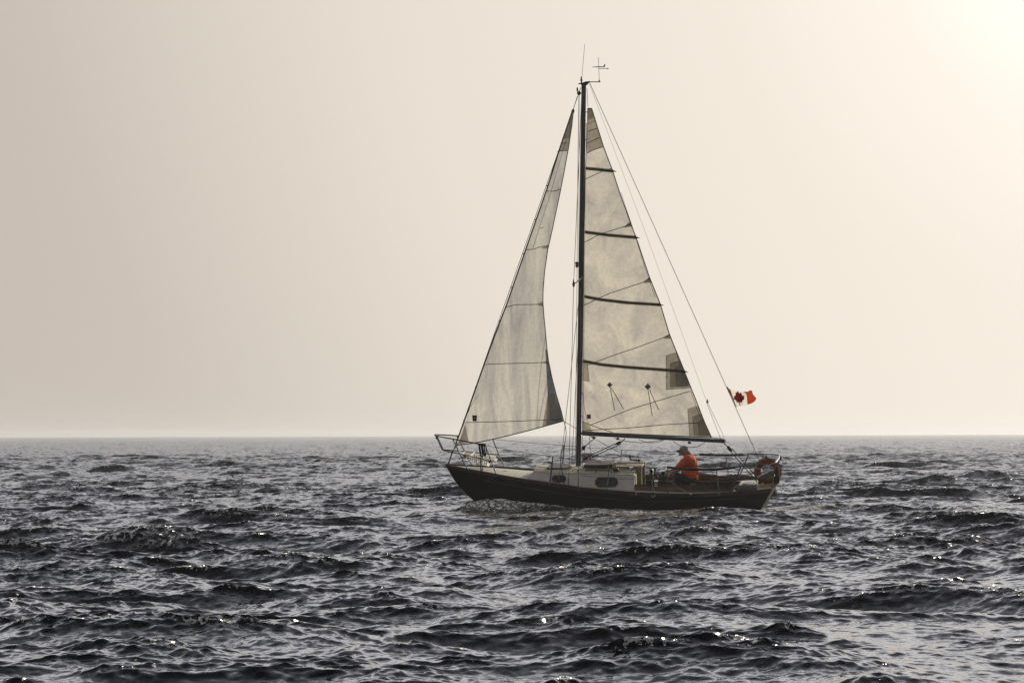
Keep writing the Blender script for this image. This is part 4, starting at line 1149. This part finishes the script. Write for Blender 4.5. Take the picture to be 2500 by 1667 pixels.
# winch handle standing in the far roof winch
wh = MB().tube([P(1560.5, 1130, .5), P(1560.5, 1121, .5)], .022, 8)
wh.tube([P(1562, 1122.4, .5), P(1539.5, 1121.5, .5)], .016, 7).tube([P(1539, 1122.5, .5), P(1537, 1110, .5)], .019, 8)
wh.lathe(P(1560.5, 1124.5, .5), [(.03, 0), (.03, .02), (.02, .03)], 10)
solo('winch_handle', wh, M['black'], 'black winch handle sticking up above the companionway', 'winch handle', P(1560.5, 1130, .5))
# black lines bundled on the far coaming
wb = MB()
bq = P(1590, 1156, .64)
wb.lathe(bq - Vector((0, 0, .03)), [(.06, 0), (.06, .03), (.04, .05), (.04, .10), (.055, .12), (.03, .15)], 12)
wb.tube([bq + Vector((-.05, 0, .14)), bq + Vector((.16, 0, .14))], .014, 6)
wb.tube([bq + Vector((.10, 0, .15)), bq + Vector((.08, 0, -.02)), bq + Vector((.02, -.03, -.08))], .024, 6)
solo('sheet_winch', wb, M['black'], 'black covered winch with lashed handle on the far cockpit coaming', 'winch', bq)

# number boards on the bow rails
def text_mesh(s, name):
    cu = bpy.data.curves.new(name, 'FONT'); cu.body = s; cu.size = 1.0; cu.shear = 0.0; cu.space_character = 1.12; cu.offset = 0.03
    o = bpy.data.objects.new(name, cu); COL.objects.link(o)
    dg = bpy.context.evaluated_depsgraph_get(); me = bpy.data.meshes.new_from_object(o.evaluated_get(dg))
    vs = [v.co.copy() for v in me.vertices]; fs = [tuple(p_.vertices) for p_ in me.polygons]
    bpy.data.objects.remove(o); bpy.data.curves.remove(cu); bpy.data.meshes.remove(me)
    x0_, x1_ = min(v.x for v in vs), max(v.x for v in vs); y0_, y1_ = min(v.y for v in vs), max(v.y for v in vs)
    return [((v.x - x0_) / (x1_ - x0_), (v.y - y0_) / (y1_ - y0_)) for v in vs], fs
def quadmap(u, v, TL, TR, BL, BR, w0, w1, d):
    x = (TL[0] * (1 - u) + TR[0] * u) * v + (BL[0] * (1 - u) + BR[0] * u) * (1 - v)
    y = (TL[1] * (1 - u) + TR[1] * u) * v + (BL[1] * (1 - u) + BR[1] * u) * (1 - v)
    return P(x, y, w0 + (w1 - w0) * u + d)
TL, TR, BL, BR = (1131.5, 1111.5), (1198, 1126.5), (1136, 1123), (1194.5, 1138.5)
def board(name, label, tmat, w0, w1, TL, TR, BL, BR, rev, clip):
    base = quadmap(.5, 0, TL, TR, BL, BR, w0, w1, 0)
    e = thing(name, label, 'sign', base)
    c = [quadmap(u, v, TL, TR, BL, BR, w0, w1, 0) for u, v in ((0, 0), (1, 0), (1, 1), (0, 1))]
    MB().prism(c, (0, .008, 0)).build('board', M['canvas'], e, base, smooth=False)
    tv, tf = text_mesh('ON3830554', 'txt')
    f_ = lambda u: .11 + .78 * ((1 - u) if rev else u)
    vs = [quadmap(f_(u), (.04 + .74 * v), TL, TR, BL, BR, w0, w1, -.003) for u, v in tv]
    MB().add(vs, tf).build('lettering', M[tmat], e, base, smooth=False, recalc=False)
    for u in (.04, .965):
        c = [quadmap(u + du, v, TL, TR, BL, BR, w0, w1, -.006) for du, v in ((-.035, .68), (.035, .68), (.035, 1.06), (-.035, 1.06))]
        MB().prism(c, (0, .02, 0)).build('lashing', M['black'], e, base, smooth=False)
board('registration_board', 'white registration board with black number ON3830554 on the near bow rail', 'ink', -.30, -.52, TL, TR, BL, BR, False, 0)
board('registration_board', 'white board behind the bow ropes with faint reversed number on the far rail', 'ghost', .26, .50, (1149, 1103.5), (1216, 1114.5), (1150, 1114), (1213, 1126), True, 0)
# plank lashed across the pulpit
pl = MB().prism([P(1130.5, 1110.5, -.24), P(1146, 1113.5, -.30), P(1153, 1104.5, .22), P(1136.5, 1102.8, .16)], (0, 0, -.012))
pb = P(1138, 1108, 0)
pk = solo('plank', pl, M['pink'], 'short pinkish plank lying across the bow rails', 'plank', pb, smooth=False)
MB().tube([P(1146.5, 1113.5, -.30), P(1158, 1104, .22)], .014, 6).tube([P(1127.5, 1109, -.24), P(1135, 1102.5, .16)], .010, 6).tube([P(1115, 1106.5, -.1), P(1124, 1100.5, .12)], .010, 6).build('batten', M['white'], pk, pb)

# lifebuoy on the stern rail
LC = P(1874.5, 1151, -.05)
lb = thing('lifebuoy', 'dark red ring lifebuoy hung on the stern rail', 'lifebuoy', LC - Vector((0, 0, .33)))
bs = LC - Vector((0, 0, .33))
rr = MB(); pts = []; nn = 40
Rm, ra, rb_ = .255, .075, .055
frot = Matrix.Rotation(R(-12), 3, 'Z')
def torus_pts(t, ph, k=1.0): 
    rad = Rm + ra * k * math.cos(ph)
    return LC + frot @ Vector((rad * math.cos(t), rb_ * k * math.sin(ph), rad * math.sin(t)))
vs = [torus_pts(2 * math.pi * i / nn, 2 * math.pi * j / 12) for i in range(nn) for j in range(12)]
rr.add(vs, [(i * 12 + j, i * 12 + (j + 1) % 12, ((i + 1) % nn) * 12 + (j + 1) % 12, ((i + 1) % nn) * 12 + j) for i in range(nn) for j in range(12)])
rr.build('ring', M['buoy'], lb, bs)
for a0 in (90, 205, 160, -25, -75):
    mb = MB(); vs = []
    for i in range(5):
        for j in range(12): vs.append(torus_pts(R(a0 - 3.5 + 7 * i / 4), 2 * math.pi * j / 12, 1.04))
    mb.add(vs, [(i * 12 + j, i * 12 + (j + 1) % 12, (i + 1) * 12 + (j + 1) % 12, (i + 1) * 12 + j) for i in range(4) for j in range(12)])
    mb.build('band', M['band'] if a0 in (160, 205) else M['buoy'], lb, bs)
mb = MB().tube([torus_pts(R(t), 0, 1.12) + Vector((0, 0, .004)) for t in range(0, 361, 12)], .007, 5)
mb.build('grab_line', M['darkrope'], lb, bs)
MB().lathe(LC + Vector((-.03, 0, .31)), [(.02, 0), (.026, .03), (.012, .06), (.016, .09)], 8).build('hook', M['black'], lb, bs)
# red throwing-line bag beside it
tb = P(1897, 1180, -.25)
bag = MB()
bag.lathe(tb, [(.04, 0), (.065, .04), (.07, .2), (.062, .36), (.035, .42)], 14)
solo('throw_bag', bag, mat('dark_maroon_canvas', (0.07, 0.018, 0.012), 0.8), 'dark red line bag hung at the stern corner right of the lifebuoy', 'bag', tb)
# grey curved motor cover behind ring, fender and cushion on the aft deck
mc = MB(); base = P(1872, 1168, -.33)
prof = [(1849, 1166), (1858, 1161), (1870, 1156), (1877, 1150.5), (1889, 1150), (1890, 1161), (1880, 1165.5), (1866, 1168), (1852, 1168)]
mc.prism([P(x, y, -.46) for x, y in prof], (0, .26, 0))
mc_ = solo('seat_pad', mc, M['grey'], 'grey curved pad on the stern rail in front of the lifebuoy', 'pad', base, bevel=.02)
MB().tube(curve([P(1849, 1165.5, -.47), P(1858, 1160, -.47), P(1870, 1155.5, -.47), P(1877, 1149.5, -.47), P(1876, 1142, -.4), P(1872, 1141, -.35)], 4), .010, 6).build('piping', M['white'], mc_, base)
a = P(1792, 1191.5, -.80); b_ = P(1850, 1191, -.68)
d_ = (b_ - a)
fd = MB(); npt = 14; ps = []; rs = []
for i in range(npt + 1):
    t = i / npt; e_ = min(t, 1 - t) * 7
    ps.append(a + d_ * t); rs.append(.082 * math.sqrt(max(.05, 1 - max(0, 1 - e_) ** 2)))
fd.tube(ps, rs, 14)
fdo = solo('fender', fd, M['grey'], 'long grey fender lying along the near side of the aft deck', 'fender', (a + b_) / 2 - Vector((0, 0, .082)))
cu_ = P(1830, 1181, -.1)
c2 = MB().prism([P(1812, 1180, -.2), P(1848, 1183, -.2), P(1850, 1177, .3), P(1820, 1175, .3)], (0, 0, -.05))
solo('cushion', c2, M['grey'], 'grey flat cushion on the aft deck behind the fender', 'cushion', cu_, bevel=.02)
# yellowish mooring line heaped on the stern
rp = MB(); rg = random.Random(5); q = []
for k in range(46):
    t = k * .9; q.append(P(1872, 1192, -.3) + Vector((.17 * math.cos(t) + rg.uniform(-.06, .06), .22 * math.sin(t * .8) + rg.uniform(-.05, .05), .03 + .0015 * k + rg.uniform(-.02, .03))))
rp.tube(curve(q, 4), .011, 6)
M['yrope'] = mat('yellowish_rope', (0.50, 0.40, 0.16), 0.7, scale=50, bump=.6)
solo('mooring_line', rp, M['yrope'], 'yellowish mooring line heaped on the stern beside the transom', 'rope', P(1872, 1194, -.3))

# ------------------------------------------------------------------ flag
FB = P(1798, 993, 0)
fl_ = thing('flag', 'red and white maple leaf flag flying from the backstay', 'flag', FB)
def flag_w(x, y): return .02 + .035 * math.sin((x - 1780) * .16 + (y - 950) * .05) * min(1, (x - 1775) / 25) - .0022 * (x - 1785)
def fpatch(name, poly, mt, d=0.0, th=0.0, seg=4.0, par=fl_):
    mb = MB().patch(poly, lambda x, y: flag_w(x, y) - d, seg)
    o = mb.build(name, M[mt], par, FB)
    if th:
        s_ = o.modifiers.new('solid', 'SOLIDIFY'); s_.thickness = th; s_.offset = 0
    return o
white = fpatch('white_panel', [(1783.5, 951.4), (1800.8, 953.5), (1816, 956), (1822, 962), (1823, 968), (1824.2, 980), (1825, 987), (1820, 990), (1815, 989.7), (1813, 991), (1797.8, 992), (1791, 975)], 'flagwhite')
fpatch('fly_panel', [(1816, 956), (1826, 956.5), (1830, 953.5), (1835, 953.5), (1838, 963), (1844, 969.8), (1846, 972), (1843.7, 977.4), (1836.5, 983), (1825, 987), (1824.2, 980), (1823, 968), (1822, 962)], 'flagred')
fpatch('hoist_panel', [(1776, 944.5), (1779, 948), (1783.5, 951.4), (1791, 975), (1797.8, 992), (1795, 988)], 'leafred')
leaf = [(830, 480), (870, 590), (960, 545), (925, 770), (950, 760), (1010, 670), (1040, 710), (1120, 690), (1100, 800), (1150, 825), (1010, 960), (1020, 1035), (890, 1000), (900, 1005), (935, 1140), (905, 1155), (865, 1010), (735, 1020), (760, 960), (595, 830), (645, 775), (610, 700), (685, 710), (710, 680), (780, 760), (705, 570), (770, 600)]
fpatch('maple_leaf', [(1760 + x / 19.6, 930 + y / 19.6) for x, y in leaf], 'leafred', 0.0, .012, 4.0, white)
mb = MB().tube([P(1775, 944, .0), P(1786.5, 967, .0), P(1798, 993, .0)], .014, 6)
mb.build('sleeve', M['edge'], fl_, FB)
mb = MB()
for a_, b_ in (((1817, 956.2), (1826, 956.7)), ((1826, 956.7), (1830, 953.6)), ((1830, 953.6), (1835, 953.6)), ((1835, 953.6), (1838, 963)), ((1838, 963), (1844, 969.8)), ((1844, 969.8), (1846, 972)), ((1846, 972), (1843.7, 977.4)), ((1843.7, 977.4), (1836.5, 983)), ((1836.5, 983), (1825, 987))):
    mb.tube([P(*a_, flag_w(*a_)), P(*b_, flag_w(*b_))], .006, 5)
mb.build('hem', M['leafred'], fl_, FB)

# ------------------------------------------------------------------ helmsman
WP = .02
PB = P(1690, 1182, WP)
man = thing('person', 'person in orange shirt and grey cap sitting in the cockpit facing the bow', 'person', PB)
def cap(mb, a, b, ra_, rb2, n=12):
    """tapered capsule between two points"""
    a = Vector(a); b = Vector(b); d = (b - a); l = d.length; u = d.normalized()
    ps = []; rs = []
    for k in range(4):
        t = math.pi / 2 * (1 - k / 4); ps.append(a - u * ra_ * math.sin(t)); rs.append(max(.0005, ra_ * math.cos(t)))
    ps.append(a); rs.append(ra_); ps.append(b); rs.append(rb2)
    for k in range(1, 5):
        t = math.pi / 2 * k / 4; ps.append(b + u * rb2 * math.sin(t)); rs.append(max(.0005, rb2 * math.cos(t)))
    return mb.tube(ps, rs, n)
def remesh(o, vox, sm=4):
    r_ = o.modifiers.new('remesh', 'REMESH'); r_.mode = 'VOXEL'; r_.voxel_size = vox; r_.use_smooth_shade = True
    if sm:
        s_ = o.modifiers.new('smooth', 'SMOOTH'); s_.factor = .5; s_.iterations = sm
def Q(x, y, w): return P(x, y, WP + w)
hip = Q(1691, 1172, 0); chest = Q(1686, 1128, 0); neck = Q(1674, 1112, 0); head = Q(1667.5, 1101, 0)
sh = {-1: Q(1680, 1121, -.17), 1: Q(1686, 1119, .17)}
el = {-1: Q(1654, 1141, -.22), 1: Q(1664, 1144, .20)}
wr = {-1: Q(1638, 1148, -.10), 1: Q(1644, 1152, .10)}
kn = {-1: Q(1652, 1160, -.12), 1: Q(1655, 1165, .14)}
an = {-1: Q(1650, 1209, -.12), 1: Q(1656, 1208, .13)}
b = MB()
cap(b, hip + Vector((0, -.08, 0)), hip + Vector((0, .08, 0)), .115, .115)
cap(b, hip, Q(1690, 1150, 0), .12, .115); cap(b, Q(1690, 1150, 0), chest, .115, .125)
cap(b, chest + Vector((0, -.09, .02)), chest + Vector((0, .09, .02)), .10, .10)
cap(b, chest, neck, .08, .058); cap(b, neck, Q(1670, 1107, 0), .058, .055)
# head: skull, jaw, nose, brow, chin, ear
b.ell(Q(1670, 1097.5, 0), (.098, .075, .098), 18, 14)
b.ell(Q(1664.5, 1104, 0), (.068, .056, .078), 16, 12, Matrix.Rotation(R(-12), 3, 'Y'))
b.ell(Q(1659.5, 1110.5, 0), (.026, .028, .022), 10, 8)
cap(b, Q(1659, 1099.5, 0), Q(1655.6, 1104.2, 0), .009, .014, 8)
b.ell(Q(1658.6, 1098, 0), (.02, .05, .012), 10, 8)
for sg in (-1, 1): b.ell(Q(1670, 1102, sg * .078), (.014, .010, .028), 8, 6)
b.ell(Q(1657.2, 1107.8, 0), (.012, .024, .008), 8, 6)
for sg in (-1, 1):
    cap(b, sh[sg], el[sg], .052, .042); cap(b, el[sg], wr[sg], .042, .028)
    cap(b, hip + Vector((0, sg * .09, 0)), kn[sg], .085, .062); cap(b, kn[sg], an[sg], .058, .040)
    cap(b, an[sg], an[sg] + Vector((-.17, 0, -.03)), .042, .034)
    # hand: palm, four curled fingers, thumb
    d = (wr[sg] - el[sg]).normalized(); dn = Vector((d.x, 0, d.z)).normalized()
    h0 = wr[sg] + d * .02
    cap(b, h0, h0 + d * .06, .030, .030, 10)
    for k in range(4):
        o0 = h0 + d * .075 + Vector((0, (-.030 + .020 * k), .006)); ln = (.030, .036, .038, .032)[k]
        m1 = o0 + d * ln + Vector((0, 0, -.012)); m2 = m1 + Vector((-.004, 0, -.028)); m3 = m2 + Vector((.014, 0, -.012))
        cap(b, o0, m1, .0095, .009, 8); cap(b, m1, m2, .009, .008, 8); cap(b, m2, m3, .008, .0075, 8)
    t0 = h0 + d * .02 + Vector((0, -sg * .03, .0))
    cap(b, t0, t0 + d * .035 + Vector((0, -sg * .018, -.01)), .011, .010, 8)
    cap(b, t0 + d * .035 + Vector((0, -sg * .018, -.01)), t0 + d * .06 + Vector((0, -sg * .010, -.025)), .010, .008, 8)
body = b.build('body', M['skin'], man, PB); remesh(body, .006, 3)
for sg in (-1, 1): MB().ell(Q(1658.3, 1100.6, sg * .030), (.010, .012, .007), 8, 6).build('eye', M['ink'], man, PB)
# shirt with sleeves to the elbow and a loose hanging tail
s = MB()
cap(s, Q(1689, 1160, -.06), Q(1689, 1160, .06), .135, .135); cap(s, Q(1688, 1160, 0), Q(1686, 1130, 0), .145, .15)
cap(s, Q(1686, 1127, -.09), Q(1686, 1127, .09), .135, .135)
cap(s, Q(1677, 1154, 0), Q(1681, 1134, 0), .150, .150); cap(s, Q(1690, 1150, 0), Q(1691, 1130, 0), .135, .12)
cap(s, Q(1684, 1120, 0), Q(1676, 1114.5, 0), .105, .068)
cap(s, Q(1696, 1150, 0), Q(1700, 1170, -.02), .07, .045); cap(s, Q(1693, 1132, 0), Q(1698, 1152, 0), .10, .09)
cap(s, Q(1701, 1168, -.1), Q(1703.5, 1175, -.1), .035, .012)
for sg in (-1, 1):
    cap(s, sh[sg], sh[sg] + (el[sg] - sh[sg]) * .5, .105, .098); cap(s, sh[sg] + (el[sg] - sh[sg]) * .5, sh[sg] + (el[sg] - sh[sg]) * .92, .098, .072)
    cap(s, Q(1687, 1118, sg * .05), sh[sg], .09, .08)
shirt = s.build('shirt', M['shirt'], man, PB); remesh(shirt, .009, 5)
tx = bpy.data.textures.new('folds', 'CLOUDS'); tx.noise_scale = .09
dm = shirt.modifiers.new('folds', 'DISPLACE'); dm.texture = tx; dm.strength = .035; dm.mid_level = .5
s = MB()
for sg in (-1, 1):
    cap(s, hip + Vector((0, sg * .08, 0)), kn[sg], .112, .082); cap(s, kn[sg], kn[sg] + (an[sg] - kn[sg]) * .92, .078, .062)
cap(s, hip + Vector((0.0, -.07, .02)), hip + Vector((0, .07, .02)), .130, .130)
tr_ = s.build('trousers', M['trousers'], man, PB); remesh(tr_, .009, 4)
dm = tr_.modifiers.new('folds', 'DISPLACE'); dm.texture = tx; dm.strength = .02; dm.mid_level = .5
for sg in (-1, 1):
    sho = cap(MB(), an[sg] + Vector((.03, 0, -.01)), an[sg] + Vector((-.19, 0, -.03)), .052, .044).build('shoe', M['black'], man, PB)
hr = MB()
hr.ell(Q(1672.5, 1100.5, 0), (.098, .081, .085), 16, 12)
hr.ell(Q(1681, 1105, 0), (.055, .055, .06), 12, 10, Matrix.Rotation(R(30), 3, 'Y'))
cap(hr, Q(1681.5, 1103, 0), Q(1686.5, 1110, 0), .038, .022)
for k in range(7):
    cap(hr, Q(1679 + k, 1100 + k, -.05 + .016 * k), Q(1687 + k * .4, 1109 + k * .5, -.045 + .014 * k), .014, .007, 8)
hro = hr.build('hair', M['hair'], man, PB)
# keep the face clear: hair only behind the ear line
bm = bmesh.new(); bm.from_mesh(hro.data)
cut = (Q(1668.5, 1104, 0) - PB).x
bmesh.ops.delete(bm, geom=[v_ for v_ in bm.verts if v_.co.x < cut], context='VERTS'); bm.to_mesh(hro.data); bm.free()
cp = MB(); cc = Q(1669.5, 1096.4, 0)
vs = []; nu = 20
for j in range(9):
    ph = math.pi / 2 * j / 8
    for i in range(nu):
        th = 2 * math.pi * i / nu
        vs.append(cc + Vector((.112 * math.sin(ph) * math.cos(th), .088 * math.sin(ph) * math.sin(th), .098 * math.cos(ph) - .008 + .010 * math.sin(ph) * math.cos(th))))
for i in range(nu):
    th = 2 * math.pi * i / nu
    vs.append(cc + Vector((.110 * math.cos(th), .086 * math.sin(th), -.028 + .01 * math.cos(th))))
cp.add(vs, [(j * nu + i, (j + 1) * nu + i, (j + 1) * nu + (i + 1) % nu, j * nu + (i + 1) % nu) for j in range(9) for i in range(nu)])
capo = cp.build('cap', M['cap'], man, PB)
vs = []; nb = 9
for k in range(nb):
    t = R(-62 + 124 * k / (nb - 1))
    r0 = cc + Vector((-.104 * math.cos(t), .084 * math.sin(t), -.014))
    r1 = cc + Vector((-.104 * math.cos(t) - .105 * math.cos(t) ** .6, .080 * math.sin(t), -.034 - .02 * abs(math.sin(t))))
    vs += [r0, r1, r0 - Vector((0, 0, .006)), r1 - Vector((0, 0, .006))]
fs = []
for k in range(nb - 1):
    a = 4 * k; c_ = a + 4
    fs += [(a, a + 1, c_ + 1, c_), (a + 2, c_ + 2, c_ + 3, a + 3), (a + 1, a + 3, c_ + 3, c_ + 1), (a, c_, c_ + 2, a + 2)]
MB().add(vs, fs).build('brim', M['brim'], capo, PB)
MB().prism([Q(x, y, -.165) for x, y in ((1674.5, 1170.5), (1686, 1161.5), (1690, 1166), (1694, 1169))], (0, .02, 0)).build('towel', M['grey'], man, PB, bevel=.004)

# ------------------------------------------------------------------ sea haze
hz = MB().box((-7000, -60, -3), (7000, 7600, 11.5)).build('haze', None or M['white'], None, smooth=False)
tag(hz, kind='stuff')
mh = bpy.data.materials.new('haze_air'); mh.use_nodes = True
t = mh.node_tree; t.nodes.clear()
o_ = t.nodes.new('ShaderNodeOutputMaterial'); pv = t.nodes.new('ShaderNodeVolumePrincipled')
pv.inputs['Color'].default_value = (1.0, 0.985, 0.96, 1); pv.inputs['Density'].default_value = 0.00022
pv.inputs['Anisotropy'].default_value = 0.55
t.links.new(pv.outputs[0], o_.inputs['Volume'])
hz.data.materials.clear(); hz.data.materials.append(mh)
